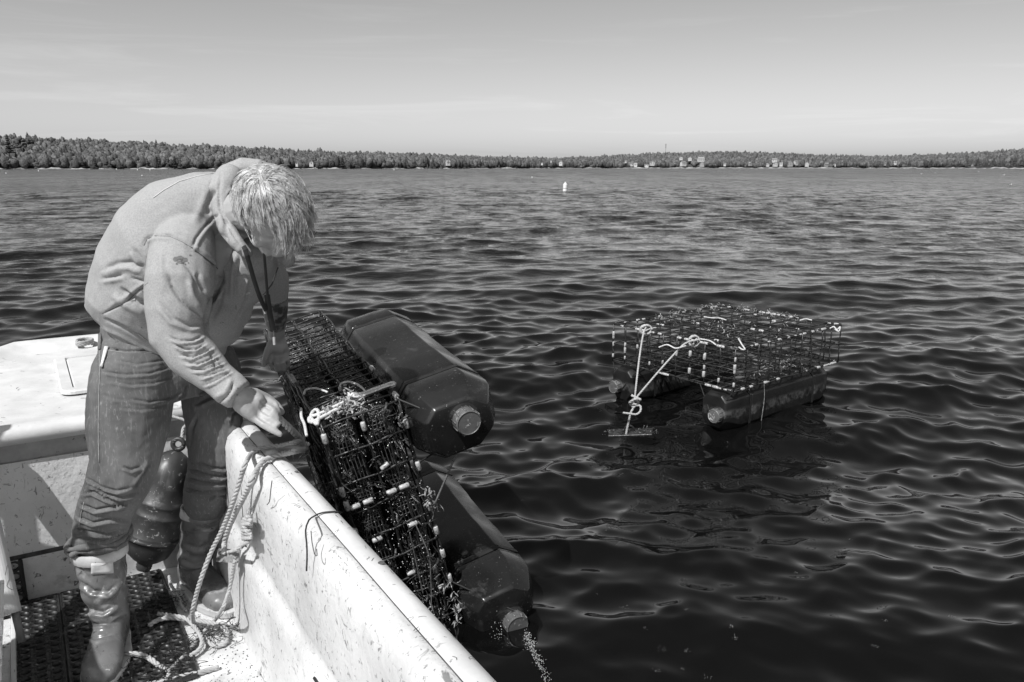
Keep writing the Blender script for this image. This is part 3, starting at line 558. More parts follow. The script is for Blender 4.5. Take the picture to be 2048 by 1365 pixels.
# ================================================================== BOAT
GD = np.array([.522, -.853, 0]); GN = np.array([.853, .522, 0]); O0 = np.array([-.605, 2.197, 0]); DK = .13; TOP = .80
def B(s, n, z): return O0 + GD * s + GN * n + np.array([0, 0, z])
def Bs(L): return [tuple(B(*p)) for p in L]
def build_boat():
    e = empty('workboat', 'white fibreglass work skiff with raised bow deck, rolled gunwale and scuffed paint', 'boat')
    # gunwale: profile swept from the bow corner to the stern
    prof = [(-.145, DK + .002), (-.140, DK + .03), (-.139, DK + .10), (-.1385, .430), (-.132, .452), (-.121, .468), (-.114, .488), (-.117, .505), (-.1235, .53), (-.122, .70), (-.119, .745), (-.108, .778), (-.088, .797), (-.070, .801), (-.0585, .796)]
    tubep = [(-.0555, .796), (-.045, .803), (-.025, .804), (-.006, .796), (.006, .775), (.008, .755), (.002, .735), (-.02, .728)]
    hull = [(-.02, .728), (-.022, .70), (-.03, .50), (-.06, .1), (-.12, -.15)]
    S = np.concatenate([np.linspace(-2.36, -1, 12), np.linspace(-.98, 1.4, 60), np.linspace(1.5, 3.6, 8)])
    def sweep(pr, mat_, name, wob=.0004, par=e):
        V = []
        for i, s in enumerate(S):
            for (n_, z) in pr: V.append(B(s, n_ + wob * math.sin(s * 5), z + (wob * .8 * math.sin(s * 11 + n_ * 60) if z > DK + .01 else 0)))
        k = len(pr); Q = [(i * k + j, i * k + j + 1, (i + 1) * k + j + 1, (i + 1) * k + j) for i in range(len(S) - 1) for j in range(k - 1)]
        return mk_np(name, np.array(V), np.array(Q), mat_, par, smooth=True)
    sweep(prof, M['paint_wall'], 'inner_wall'); rim = sweep(tubep, M['paint'], 'rub_rail'); sweep(hull, M['hull'], 'hull_side')
    sweep([(-.0585, .7955), (-.057, .788), (-.0555, .7955)], M['seam'], 'seam', par=rim)
    # opposite side of the boat and stern, out of frame
    n0 = -1.78
    V, Fc = cat([(Bs([(-2.2, n0, DK), (3.6, n0, DK), (3.6, n0, TOP), (-2.2, n0, TOP), (-2.2, n0 - .1, TOP), (3.6, n0 - .1, TOP), (3.6, n0 - .1, -.1), (-2.2, n0 - .1, -.1)]), [(0, 1, 2, 3), (3, 2, 5, 4), (4, 5, 6, 7)]),
                 (Bs([(3.6, n0 - .1, -.1), (3.6, 0, -.1), (3.6, 0, TOP), (3.6, n0 - .1, TOP), (3.5, 0, TOP), (3.5, n0 - .1, TOP), (3.5, 0, DK), (3.5, n0, DK)]), [(0, 1, 2, 3), (3, 2, 4, 5), (5, 4, 6, 7)])])
    mk('far_gunwale', V, Fc, M['paint'], e)
    # deck
    nx, ny = 40, 16; V = []; 
    for i in range(nx + 1):
        for j in range(ny + 1): V.append(B(-1.3 + 4.9 * i / nx, n0 + (1.64) * j / ny, DK + .0015 * math.sin(i * 1.3 + j)))
    mk_np('deck', np.array(V), np.array([(i * (ny + 1) + j, (i + 1) * (ny + 1) + j, (i + 1) * (ny + 1) + j + 1, i * (ny + 1) + j + 1) for i in range(nx) for j in range(ny)]), M['paint_deck'], e, smooth=True)
    # raised bow deck: one slab with a rolled lip, notched far corner, low kerb along its far edge
    out = [(-.95, -.12), (-2.42, -.03)]
    far = [(-2.44, -.10), (-2.445, -.70), (-2.43, -.745), (-2.38, -.775), (-2.33, -.79), (-2.27, -.83), (-2.235, -.90), (-2.22, -1.1), (-2.2, n0 - .1)]
    lip = [(-.95, n) for n in np.linspace(n0 - .1, -.126, 24)]
    pf = [(-2.44, -.125)] + far
    V = []; Fc = []
    # top surface as strips between front lip and far edge
    ns = np.linspace(-.117, n0 - .1, 30)
    def fars(n): 
        a = sorted([(p[1], p[0]) for p in pf]); return np.interp(n, [q[0] for q in a], [q[1] for q in a])
    for n_ in ns:
        fs = fars(n_); kerb = .03 if n_ > -.80 else .012
        row = [(-.985, .735), (-.952, .738), (-.938, .752), (-.934, .772), (-.942, .792), (-.962, .803), (-.99, .804), (-1.05, .793), (-1.12, .790)]
        row += [(-1.12 + (fs + .16 + 1.12) * t, .790 + .004 * math.sin(n_ * 5 + t * 9)) for t in (.15, .3, .45, .6, .75, .9)]
        row += [(fs + .15, .792), (fs + .10, .800 + kerb * .5), (fs + .05, .800 + kerb), (fs + .015, .798 + kerb), (fs, .785 + kerb), (fs - .004, .74), (fs + .03, .5), (fs + .25, -.1)]
        for s_, z in row: V.append(B(s_, n_, z))
    k = 9 + 6 + 8; Q = [(i * k + j, (i + 1) * k + j, (i + 1) * k + j + 1, i * k + j + 1) for i in range(len(ns) - 1) for j in range(k - 1)]
    mk_np('bow_deck', np.array(V), np.array(Q), M['paint'], e, smooth=True)
    # bulkhead under the lip: recessed strip, face, dark gap, lower face
    def panel(name, s_, z0, z1, m_, n1=-.132, n2=n0, t=.01, bulge=.002):
        Vp = []; nn = 26; nz = 8
        for i in range(nn + 1):
            for j in range(nz + 1): Vp.append(B(s_ + bulge * math.sin(i * .9 + j * .7), n1 + (n2 - n1) * i / nn, z0 + (z1 - z0) * j / nz))
        return mk_np(name, np.array(Vp), np.array([(i * (nz + 1) + j, i * (nz + 1) + j + 1, (i + 1) * (nz + 1) + j + 1, (i + 1) * (nz + 1) + j) for i in range(nn) for j in range(nz)]), m_, e, smooth=True)
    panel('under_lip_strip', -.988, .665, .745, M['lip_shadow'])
    panel('bulkhead', -.975, .322, .667, M['paint_wall'], bulge=.0006); panel('bulkhead_foot', -.985, DK - .01, .300, M['paint_deck'], bulge=.001)
    mk('gap', *cat([(Bs([(-.992, n0, .296), (-.992, -.132, .296), (-.992, -.132, .326), (-.992, n0, .326)]), [(0, 1, 2, 3)])]), M['seam'], e)
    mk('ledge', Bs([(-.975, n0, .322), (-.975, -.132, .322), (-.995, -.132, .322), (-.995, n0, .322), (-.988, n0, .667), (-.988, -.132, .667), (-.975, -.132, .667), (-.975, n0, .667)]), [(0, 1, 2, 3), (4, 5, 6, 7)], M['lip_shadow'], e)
    # hatch in the bow deck
    hs0, hs1, hn0, hn1 = -1.22, -1.86, -.98, -.40
    a0 = atz(127, 788, TOP); 
    h = mk('hatch_frame', *rbox_boat(-2.03, -1.33, -.57, -.13, .795, .812, .05, hole=.045), M['paint'], e)
    mk('hatch_lid', *rbox_boat(-1.98, -1.38, -.52, -.18, .795, .8085, .015), M['paint'], h)
    # seam lines on the wall beside the man (access panel edge)
    P = [B(-.30, -.1205, .735), B(-.30, -.1245, .50), B(-.302, -.121, .475), B(-.335, -.131, .445), B(-.345, -.133, .20), B(-.36, -.14, .14)]
    mk('panel_seam', *tube(spline(P, .02), .0022, 5), M['black'], e)
    P = [B(-.52, -.1205, .735), B(-.515, -.124, .5), B(-.515, -.1235, .46)]
    mk('panel_seam', *tube(spline(P, .02), .0018, 5), M['black'], e)
    mk('panel_seam', *tube(spline([B(-.522, -.132, .36), B(-.52, -.135, .2)], .02), .0018, 5), M['black'], e)
    # deck edge grime line and screws
    mk('screw', *ell(B(.62, -.018, .8035), (.008, .008, .002)), M['seam'], rim); mk('screw', *ell(B(-.03, -.018, .8035), (.006, .006, .002)), M['seam'], rim); mk('screw', *ell(B(1.15, -.018, .8035), (.006, .006, .002)), M['seam'], rim)
    # small block on the inner wall at the bottom edge of the frame
    c = atz(700, 1345, .48)
    sb = (c - O0) @ GD
    mk('wall_bracket', *rbox_boat(sb - .05, sb + .5, -.175, -.118, .30, .475, .02, up=True), M['paint'], e); mk('bracket_slot', *cat([tube([B(sb - .03, -.148, .4765), B(sb + .5, -.143, .4765)], .004, 4)]), M['black'], e)
    return e
def rbox_boat(s0, s1, n0, n1, z0, z1, r, hole=None, up=False):
    """rounded rectangle plate in the boat's own frame, optional rectangular opening"""
    def ring(s0, s1, n0, n1, r, z):
        P = []; r = max(r, .002)
        for (cs, cn, a0) in ((s1 - r, n1 - r, 0), (s0 + r, n1 - r, 90), (s0 + r, n0 + r, 180), (s1 - r, n0 + r, 270)):
            for k in range(6): a = math.radians(a0 + 18 * k); P.append(B(cs + r * math.cos(a), cn + r * math.sin(a), z))
        return P
    b = .006; rings = [ring(s0, s1, n0, n1, r, z0), ring(s0, s1, n0, n1, r, z1 - b), ring(s0 + b, s1 - b, n0 + b, n1 - b, r, z1)]
    if hole: rings += [ring(s0 + hole, s1 - hole, n0 + hole, n1 - hole, .015, z1), ring(s0 + hole + .004, s1 - hole - .004, n0 + hole + .004, n1 - hole - .004, .015, z0)]
    V = [p for g in rings for p in g]; n = 24; Fc = [(i * n + k, i * n + (k + 1) % n, (i + 1) * n + (k + 1) % n, (i + 1) * n + k) for i in range(len(rings) - 1) for k in range(n)]
    if not hole: Fc.append(tuple(range((len(rings) - 1) * n, len(rings) * n)))
    return np.array(V), Fc
boat = build_boat()
# ---- drainage mats on the deck (perforated black rubber)
def drain_mat(label, s0, n0, ns, nn, cell=.0475, vertical=False):
    e = empty('drainage_mat', label, 'rubber mat', tuple(B(s0, n0, DK)), 'black perforated rubber mats')
    V, Q = [], []; K = 10; R0 = cell * .36; R1 = cell * .445; zt = .012; zl = .0155
    for i in range(ns):
        for j in range(nn):
            ox = .5 * cell * (j % 2) * 0; cx = (i + .5) * cell; cy = (j + .5) * cell; o = len(V)
            for (r_, z) in ((R0 * .92, .0), (R0, zl), (R1 * .92, zl), (R1, zt)):
                for k in range(K):
                    a = 2 * math.pi * (k + .5) / K; V.append((cx + r_ * math.cos(a), cy + r_ * math.sin(a), z))
            for k in range(K):      # cell border, pushed out to the square
                a = 2 * math.pi * (k + .5) / K; c, s = math.cos(a), math.sin(a); m_ = cell / 2 / max(abs(c), abs(s)); V.append((cx + m_ * c, cy + m_ * s, zt))
            for rr in range(4):
                for k in range(K): Q.append((o + rr * K + k, o + (rr + 1) * K + k, o + (rr + 1) * K + (k + 1) % K, o + rr * K + (k + 1) % K))
            # square corners
    V = np.array(V); Q = np.array(Q)
    if vertical: W = np.stack([V[:, 0] * 0, V[:, 1], V[:, 0]], 1); P = np.array([B(s0 - .0 + v[2] * 1.0 + .004, n0 + v[1], DK + .012 + v[0]) for v in V]) 
    else: P = np.array([B(s0 + v[0], n0 + v[1], DK + .003 + v[2] + .003 * math.sin(v[0] * 9) * math.sin(v[1] * 7) + .003) for v in V])
    P = P - B(s0, n0, DK)
    mk_np('grid', P, Q, M['mat'], e)
    L_, W_ = ns * cell, nn * cell
    if not vertical:
        for a, b in (((0, 0), (L_, 0)), ((L_, 0), (L_, W_)), ((L_, W_), (0, W_)), ((0, W_), (0, 0))):
            pa = B(s0 + a[0], n0 + a[1], DK + .011) - B(s0, n0, DK); pb = B(s0 + b[0], n0 + b[1], DK + .011) - B(s0, n0, DK)
            mk('edging', *tube([pa, pb], .009, 5), M['mat'], e)
    else: mk('edging', *tube([B(s0 + .012, n0 + W_, DK + .01) - B(s0, n0, DK), B(s0 + .012, n0 + W_, DK + .01 + L_) - B(s0, n0, DK)], .008, 5), M['mat'], e)
    return e
drain_mat('black rubber drainage mat against the bulkhead, under the dark fender', -.955, -.655, 6, 8, .042)
drain_mat('black rubber drainage mat under the man\'s near boot, sunlit rings on it', -.695, -.655, 12, 8, .042)
drain_mat('black rubber drainage mat against the bulkhead left of the man\'s near boot', -.955, -1.17, 7, 12, .042)
drain_mat('wet black rubber drainage mat in the bottom left corner of the photo', -.655, -1.17, 15, 12, .042)
drain_mat('piece of rubber drainage mat stood on edge against the bulkhead by the white pipe', -.972, -1.06, 4, 7, .042, vertical=True)
# ================================================================== FLOATING OYSTER CAGES
LU, WV_, HW = 1.30, 1.084, .282
def rotm(c): return np.array(c, float)
RN = np.array([[-0.42088328, 0.19255557, -0.88649262], [0.9034789, 0.17699032, -0.39050018], [0.08170763, -0.96519261, -0.24846216]]); TN = np.array([-0.40227124, 2.72440432, 0.87246842])
_c, _s = math.cos(.68), math.sin(.68); RF = np.array([[_c, -_s, 0], [_s, _c, 0], [0, 0, 1.]]); TF = np.array([1.445, 5.011, .249])
KN = .925; EYE = np.array([0, 0, H]); TNN = EYE + KN * (TN - EYE); RNN = RN * KN
def wldN(p): return RNN @ np.asarray(p, float) + TNN
def wldF(p): return RF @ np.asarray(p, float) + TF
MESHES = {}
def shared(key, fn):
    if key not in MESHES:
        V, Fc, m = fn(); me = bpy.data.meshes.new(key); me.from_pydata([tuple(map(float, v)) for v in V], [], [tuple(map(int, f)) for f in Fc]); me.materials.append(m); me.shade_smooth(); MESHES[key] = me
    return MESHES[key]
def inst(name, key, fn, parent, loc=(0, 0, 0), rot=None, scale=(1, 1, 1)):
    o = bpy.data.objects.new(name, shared(key, fn)); C.objects.link(o); o.parent = parent; o.location = loc
    if rot is not None: o.rotation_mode = 'QUATERNION'; o.rotation_quaternion = rot
    o.scale = scale; return o
def mat4(R, t):
    m = Matrix.Identity(4)
    for i in range(3):
        for j in range(3): m[i][j] = R[i, j]
        m[i][3] = t[i]
    return m
def unit(label_cage, R, t, seed, near):
    r_ = np.random.default_rng(seed)
    e = empty('oyster_cage', label_cage, 'cage'); e.matrix_world = mat4(R, t)
    wr = .0044 if near else .0050
    def wire_fn(): 
        n = 9; P = [(x, .004 * math.sin(x * 9) * (0 < x < 1), .003 * math.sin(x * 13) * (0 < x < 1)) for x in np.linspace(0, 1, n)]
        V, Fc = tube(P, 1, 5); V, Fc = tube([(x, 0, 0) for x in np.linspace(0, 1, n)], 1.0, 5); return V, Fc, M['wire']
    def wire(a, b, r=wr, sag=.004):
        a = Vector(a); b = Vector(b); d = b - a; L = d.length
        key = 'wire%d_%d' % (round(L * 100), r_.integers(3)); s2 = int(key[-1])
        def fn():
            n = max(3, int(L / .07)); ph = s2 * 2.1
            P = [(L * k / n, sag * math.sin(k * 1.7 + ph) * (0 < k < n), sag * math.cos(k * 1.3 + ph) * (0 < k < n)) for k in range(n + 1)]
            V, Fc = tube(P, r, 5); return V, Fc, M['wire']
        return inst('wire', key + ('n' if near else 'f'), fn, e, a, d.to_track_quat('X', 'Z'))
    us = np.linspace(0, LU, 11); vs = np.linspace(0, WV_, 10)
    for w_ in (0, HW * .5, HW):
        for u in us: wire((u, 0, w_), (u, WV_, w_))
        for v in vs: wire((0, v, w_), (LU, v, w_))
    for u in us:
        for v in (0, WV_): wire((u, v, 0), (u, v, HW))
    for v in vs[1:-1]:
        for u in (0, LU): wire((u, v, 0), (u, v, HW))
        if not near: wire((LU * .5, v, 0), (LU * .5, v, HW))
    if near:
        for u in (us[:-1] + us[1:]) / 2: wire((u, 0, HW), (u, WV_, HW), .003); wire((u, 0, 0), (u, 0, HW), .003)
        for v in (vs[:-1] + vs[1:]) / 2: wire((0, v, HW), (LU, v, HW), .003)
        wire((0, 0, HW * .25), (0, WV_, HW * .25), .003)
    # heavier edge frame, doubled
    for a, b in (((0, 0, 0), (LU, 0, 0)), ((0, 0, HW), (LU, 0, HW)), ((0, WV_, 0), (LU, WV_, 0)), ((0, WV_, HW), (LU, WV_, HW)), ((0, 0, 0), (0, WV_, 0)), ((0, 0, HW), (0, WV_, HW)), ((LU, 0, 0), (LU, WV_, 0)), ((LU, 0, HW), (LU, WV_, HW))):
        a = np.array(a, float) + (.006, .006, .006); b = np.array(b, float) + (.006, .006, .006)
        o = wire(a, b, wr * 1.25, .002); o.name = 'frame_wire'
    # white plastic clips and hog rings along the joints
    def clip_fn(): V, Fc = tube([(0, 0, 0), (.004, 0, 0), (.036, 0, 0), (.04, 0, 0)], [.0085, .0108, .0108, .0085], 8); return V, Fc, M['clip']
    def clip(p, d, s=1.0):
        inst('clip', 'clip', clip_fn, e, p, Vector(d).to_track_quat('X', 'Z'), (s, s, s))
    if near:
        for w_ in (.05, .10, .19, .24): clip((-.004, .335 + .0 * w_, w_), (0, .0, 1), .95)
        for w_ in (.06, .20): clip((-.004, .50, w_), (0, 0, 1), .95)
        for v in (.08, .26, .44, .55, .66, .78, .93): clip((-.003, v, -.002), (0, 1, 0), .9)
        for v in (.02, .24, .30, .42, .52): clip((-.003, v, HW + .004), (0, 1, 0), .95)
        clip((.03, 0, -.002), (1, 0, 0), .95); clip((.34, -.002, -.002), (1, 0, 0), .9)
        for u in (.50, .545): clip((u, -.002, HW + .003), (1, 0, 0), .95)
        clip((.30, 0, HW * .52), (0, 1, 0), .8); clip((-.003, .03, HW * .52), (0, 1, 0), .85); clip((.3, .0, .12), (0, 0, 1), .7); clip((-.003, .22, .10), (0, .4, 1), .85)
        clip((-.004, .70, .12), (0, 0, 1), .8); clip((-.004, .82, .02), (0, 0, 1), .8)
    else:
        for _ in range(120):
            k = r_.integers(8)
            u = r_.uniform(0, LU - .05); v = r_.uniform(0, WV_ - .05); w_ = r_.uniform(.02, HW - .04)
            p, d = [((0, v, 0), (0, 1, 0)), ((0, v, HW), (0, 1, 0)), ((u, 0, HW), (1, 0, 0)), ((u, 0, 0), (1, 0, 0)), ((u, WV_, HW), (1, 0, 0)), ((0, vs[r_.integers(10)], w_), (0, 0, 1)), ((us[r_.integers(11)], v, HW), (0, 1, 0)), ((LU, v, HW), (0, 1, 0))][k]
            clip(p, d, r_.uniform(.55, .95))
        for v in (0, WV_): 
            for w_ in (.03, .12, .2): clip((0, v, w_), (0, 0, 1), .75)
        for v in (.24, .36):
            for w_ in (.05, .17): clip((-.004, v, w_), (0, 0, 1), 1.0)
    return e
def pontoon_mesh(u0, u1, v0, v1, w0, w1):
    """moulded float: long body with chamfered edges, tapered ends and two strap grooves"""
    secs = []; cv, cw = (v0 + v1) / 2, (w0 + w1) / 2; hv, hw = (v1 - v0) / 2, (w1 - w0) / 2
    def ring(u, fv, fw, ch, sh=0.0):
        a, b = hv * fv, hw * fw; c = ch
        pts = [(a, -b + c * 1.5), (a, b - c), (a - c, b), (-a + c, b), (-a, b - c), (-a, -b + c * 1.5), (-a + c * 1.2, -b), (a - c * 1.2, -b)]
        return [(u, cv + p[0], cw + p[1] + sh) for p in pts]
    L = u1 - u0; g = .018
    prof = [(u0, .72, .66, .035, .012), (u0 + .012, .79, .74, .045, .012), (u0 + .11, .99, .97, .055, .003), (u0 + .15, 1, 1, .055, 0), (u0 + .22, 1, 1, .055, 0), (u0 + .226, .93, .95, .05, 0), (u0 + .226 + g * 1.4, .93, .95, .05, 0), (u0 + .232 + g * 1.4, 1, 1, .055, 0),
            (u0 + L * .36, 1, 1, .055, 0), (u0 + L * .40, .985, .985, .055, 0), (u0 + L * .60, .985, .985, .055, 0), (u0 + L * .64, 1, 1, .055, 0),
            (u1 - .232 - g * 1.4, 1, 1, .055, 0), (u1 - .226 - g * 1.4, .93, .95, .05, 0), (u1 - .226, .93, .95, .05, 0), (u1 - .22, 1, 1, .055, 0), (u1 - .14, 1, 1, .055, 0), (u1 - .11, .99, .97, .055, .003), (u1 - .012, .79, .74, .045, .012), (u1, .72, .66, .035, .012)]
    V = []; n = 8
    for p in prof: V += ring(*p)
    Fc = [(i * n + k, i * n + (k + 1) % n, (i + 1) * n + (k + 1) % n, (i + 1) * n + k) for i in range(len(prof) - 1) for k in range(n)] + [tuple(range(n - 1, -1, -1)), tuple(range((len(prof) - 1) * n, len(prof) * n))]
    Fc = [f[::-1] for f in Fc]
    return V, Fc
def bevel_obj(o, wd=.008, seg=3):
    m = o.modifiers.new('bevel', 'BEVEL'); m.width = wd; m.segments = seg; m.limit_method = 'ANGLE'; m.angle_limit = math.radians(18); m.harden_normals = False
    o.data.shade_smooth()
def float_(label, R, t, v0, v1, matp, seed, capv, u0=-.12, u1=1.14, w0=-.315, w1=-.008):
    e = empty('pontoon', label, 'float'); e.matrix_world = mat4(R, t)
    V, Fc = pontoon_mesh(u0, u1, v0, v1, w0, w1); b = mk('body', V, Fc, matp, e); bevel_obj(b, .006)
    # moulded rib across the end
    cw = (w0 + w1) / 2; cv = (v0 + v1) / 2
    # neck and ribbed screw cap
    cu = u0 + .004; cwp = cw - .005
    def disc(r, u): return [(u, capv + r * math.cos(2 * math.pi * k / 28), cwp + r * math.sin(2 * math.pi * k / 28)) for k in range(28)]
    def lath(pr):
        V = []; 
        for r, u in pr: V += disc(r, u)
        n = 28; Fc = [(i * n + k, i * n + (k + 1) % n, (i + 1) * n + (k + 1) % n, (i + 1) * n + k) for i in range(len(pr) - 1) for k in range(n)] + [tuple(range((len(pr) - 1) * n, len(pr) * n))]; return V, [f for f in Fc]
    mk('neck', *lath([(.06, cu + .03), (.057, cu - .004), (.044, cu - .012), (.042, cu - .02)]), matp, e, smooth=False)
    c = mk('cap', *lath([(.046, cu - .012), (.0475, cu - .016), (.0475, cu - .05), (.0465, cu - .054), (.043, cu - .057), (.0415, cu - .0545), (.038, cu - .0545), (.0, cu - .0550)]), M['cap'], e)
    for k in range(10):
        a = 2 * math.pi * k / 10; inst('cap_rib', 'cap_rib', lambda: (*box(-.040, 0, -.0022, .0022, 0, .003), M['cap']), c, (cu - .012, capv + .047 * math.cos(a), cwp + .047 * math.sin(a)), Matrix.Rotation(a - math.pi / 2, 3, 'X').to_quaternion())
    # two straps
    for us in (u0 + .226 + .0125, u1 - .226 - .0125):
        P = []; hv, hw = (v1 - v0) / 2 * .95, (w1 - w0) / 2 * .97; c_ = .05
        for (a, b_) in [(hv, -hw + c_ * 1.4), (hv, hw - c_), (hv - c_, hw), (-hv + c_, hw), (-hv, hw - c_), (-hv, -hw + c_ * 1.4), (-hv + c_ * 1.2, -hw), (hv - c_ * 1.2, -hw)]: P.append((a, b_))
        V = []; 
        for du in (-.0105, .0105):
            for k_, off in ((0, 1.0), (1, 1.035)):
                for a, b_ in P: V.append((us + du, cv + a * off, cw + b_ * off))
        n = 8; Fc = []
        for k in range(n):
            k2 = (k + 1) % n; Fc += [(n + k, n + k2, 3 * n + k2, 3 * n + k), (k, n + k, n + k2, k2)[::-1], (2 * n + k, 3 * n + k, 3 * n + k2, 2 * n + k2)]
        mk('strap', V, Fc, M['strap'], e)
    # lashing cords from the cage corners to the cap
    for sv in ((0.0 if capv < WV_ / 2 else WV_),): 
        P = spline([(.0, sv, .0), (cu - .0, capv + (.046 if sv < capv else .046) * (-1 if sv < capv else 1) * .3, cwp + .058), (cu - .02, capv + .049 * (1 if sv < capv else -1), cwp), (cu - .015, capv, cwp - .05)], .02)
        mk('lashing', *tube(P, .0035, 5), M['strap'], e)
    sv2 = .27 if capv < WV_ / 2 else WV_ - .27
    mk('lashing', *tube([(0, sv2, 0), (cu - .015, capv + (.048 if sv2 > capv else -.048), cwp - .01)], .0035, 5), M['strap'], e)
    return e
e_near = unit('wire oyster cage tipped up on its side against the boat, full of mesh bags', RNN, TNN, 3, True)
e_far = unit('empty wire oyster cage floating flat on two black pontoons on the open water', RF, TF, 4, False)
for o_ in (e_near, e_far): o_['group'] = 'floating oyster cages'
P1 = float_('upper black plastic pontoon of the tipped cage, lifted clear of the water', RNN, TNN, .0, .26, M['plastic'], 1, .10, w0=-.345)
P2 = float_('lower black plastic pontoon of the tipped cage, lying in the water by the gunwale', RNN, TNN, WV_ - .235, WV_ + .01, M['plastic'], 2, WV_ - .062, w0=-.335)
P3 = float_('near algae stained black pontoon under the floating cage, on its right side', RF, TF, -.0, .25, M['plastic_algae'], 3, .085, u0=-.03, u1=1.22, w0=-.33)
P4 = float_('far black pontoon under the left side of the floating cage', RF, TF, WV_ - .25, WV_, M['plastic_algae'], 4, WV_ - .085, u0=-.03, u1=1.22, w0=-.33)
for p_ in (P1, P2, P3, P4): p_['group'] = 'black plastic pontoons'
# ---- mesh bags in the near cage
def bag_mesh(Lu, Lv, Lw, cell, seed, r=.0026):
    r_ = np.random.default_rng(seed); nu = int(Lu / cell); per = 2 * (Lv + Lw); nc = int(per / cell); V = []
    for i in range(nu + 1):
        tu = abs(2 * i / nu - 1); sq = 1 - .45 * max(0, tu - .8) / .2
        for k in range(nc):
            a = 2 * math.pi * k / nc; c, s = math.cos(a), math.sin(a)
            v = Lv / 2 * math.copysign(abs(c) ** .45, c); w_ = Lw / 2 * math.copysign(abs(s) ** .55, s) * sq
            V.append((Lu * i / nu, v, w_))
    V = np.array(V); V += np.stack([lump(V, .004, 18, seed), lump(V, .006, 14, seed + 1), lump(V, .006, 14, seed + 2)], 1); V += r_.normal(0, .0016, V.shape)
    E = [(i * nc + k, i * nc + (k + 1) % nc) for i in range(nu + 1) for k in range(nc)] + [(i * nc + k, (i + 1) * nc + k) for i in range(nu) for k in range(nc)]
    E += [(k, nc - k) for k in range(1, nc // 2)]      # end closures
    fr = [.2, .4, .6, .8]; ks_ = list(range(1, nc // 2)); base = len(V); ex = []
    for f_r in fr:
        for k in ks_: ex.append(V[k] * (1 - f_r) + V[nc - k] * f_r + (-.006, 0, 0))
    V = np.concatenate([V, np.array(ex)]); m_k = len(ks_)
    E += [(base + a * m_k + b, base + a * m_k + b + 1) for a in range(4) for b in range(m_k - 1)]
    E = np.array(E); A, Bb = V[E[:, 0]], V[E[:, 1]]; d = Bb - A; L = np.linalg.norm(d, axis=1)[:, None]; d = d / (L + 1e-9)
    ref = np.where(np.abs(d[:, 2:3]) < .9, np.array([[0, 0, 1.]]), np.array([[1., 0, 0]])); n1 = np.cross(d, ref); n1 /= np.linalg.norm(n1, axis=1)[:, None]; n2 = np.cross(d, n1)
    out = []; 
    for P in (A, Bb):
        for k in range(3): a = 2 * math.pi * k / 3; out.append(P + r * (n1 * math.cos(a) + n2 * math.sin(a)))
    VV = np.stack(out, 1).reshape(-1, 3); b = np.arange(len(E))[:, None] * 6
    Q = np.concatenate([np.concatenate([b + k, b + (k + 1) % 3, b + 3 + (k + 1) % 3, b + 3 + k], 1) for k in range(3)])
    return VV, Q
def oysters_mesh(Lu, Lv, Lw, n, seed):
    r_ = np.random.default_rng(seed); parts = []
    for _ in range(n):
        c = (r_.uniform(.03, Lu - .03), r_.uniform(-.46, .46) * Lv, r_.uniform(-.42, .42) * Lw); A, _r2 = np.linalg.qr(r_.normal(0, 1, (3, 3)))
        parts.append(ell(c, (r_.uniform(.026, .042), r_.uniform(.018, .028), r_.uniform(.007, .012)), A, nu=8, nv=4))
    V, Fc = cat(parts); return V + r_.normal(0, .0018, V.shape), Fc
M['oyster'] = mat('wet_oyster_shell', .012, .05, 40, .25, .5, .4, 90, spec=.6, bdist=.004)
BL = ['mesh bag at the top of the tipped cage, on the boat side', 'mesh bag at the top of the tipped cage, on the pontoon side', 'mesh bag in the middle of the tipped cage, on the boat side', 'mesh bag in the middle of the tipped cage, on the pontoon side', 'lowest mesh bag of the tipped cage, on the boat side', 'lowest mesh bag of the tipped cage, on the pontoon side']
bagm = [bag_mesh(1.2, .325, .122, .023, 5), bag_mesh(1.2, .325, .122, .023, 9)]
bme = []; ome = []
for i, (iv, iw) in enumerate([(0, 1), (0, 0), (1, 1), (1, 0), (2, 1), (2, 0)]):
    e = empty('oyster_bag', BL[i], 'mesh bag', group='mesh bags inside the tipped cage'); loc = wldN((.012, .015 + .178 + iv * .352, .073 + iw * .141)); e.matrix_world = mat4(RNN, loc)
    if i < 2: o = mk_np('netting', *bagm[i], M['bag'], e); bme.append(o.data); q = mk('oysters', *oysters_mesh(1.2,   .30, .1, 420, i), M['oyster'], e, smooth=True); q['kind'] = 'stuff'; ome.append(q.data)
    else:
        o = bpy.data.objects.new('netting', bme[i % 2]); C.objects.link(o); o.parent = e; q = bpy.data.objects.new('oysters', ome[i % 2]); C.objects.link(q); q.parent = e; q['kind'] = 'stuff'
M['drop'] = mat('wet_glints', .55, .8, 20, .08, spec=1.0)  # pale colour stands in for sun glints on the wet wires
# ---- seaweed and fouling caught on the wires
def tufts(cs, n, L, seed, spread=.02, flat=.4, r=.0028):
    r_ = np.random.default_rng(seed); parts = []
    for c in cs:
        for _ in range(n):
            p = np.array(c) + r_.normal(0, spread, 3); d = r_.normal(0, 1, 3); d /= np.linalg.norm(d); P = [p]
            for k in range(3): d = d + r_.normal(0, .5, 3) + (0, 0, -.35); d /= np.linalg.norm(d); P.append(P[-1] + d * L / 3 * r_.uniform(.6, 1.3))
            parts.append(tube(P, [r, r * 1.3, r * 1.1, r * .3], 4, flat=flat))
    return cat(parts)
rs = np.random.default_rng(8)
loc = [wldN(p) for p in [(-.01, .38 + .02 * k, -.01) for k in range(6)] + [(-.01, .80 + .03 * k, .0 + .02 * (k % 2)) for k in range(6)] + [(-.02, 1.0, .03), (-.02, .97, 0), (0, .9, .1)]]
mk('seaweed', *tufts(loc, 6, .028, 1, .010, .5, .0022), M['weed'])['label'] = 'pale seaweed sprigs hanging on the wire edge of the tipped cage'
tag(bpy.data.objects['seaweed'], None, 'seaweed', kind='stuff')
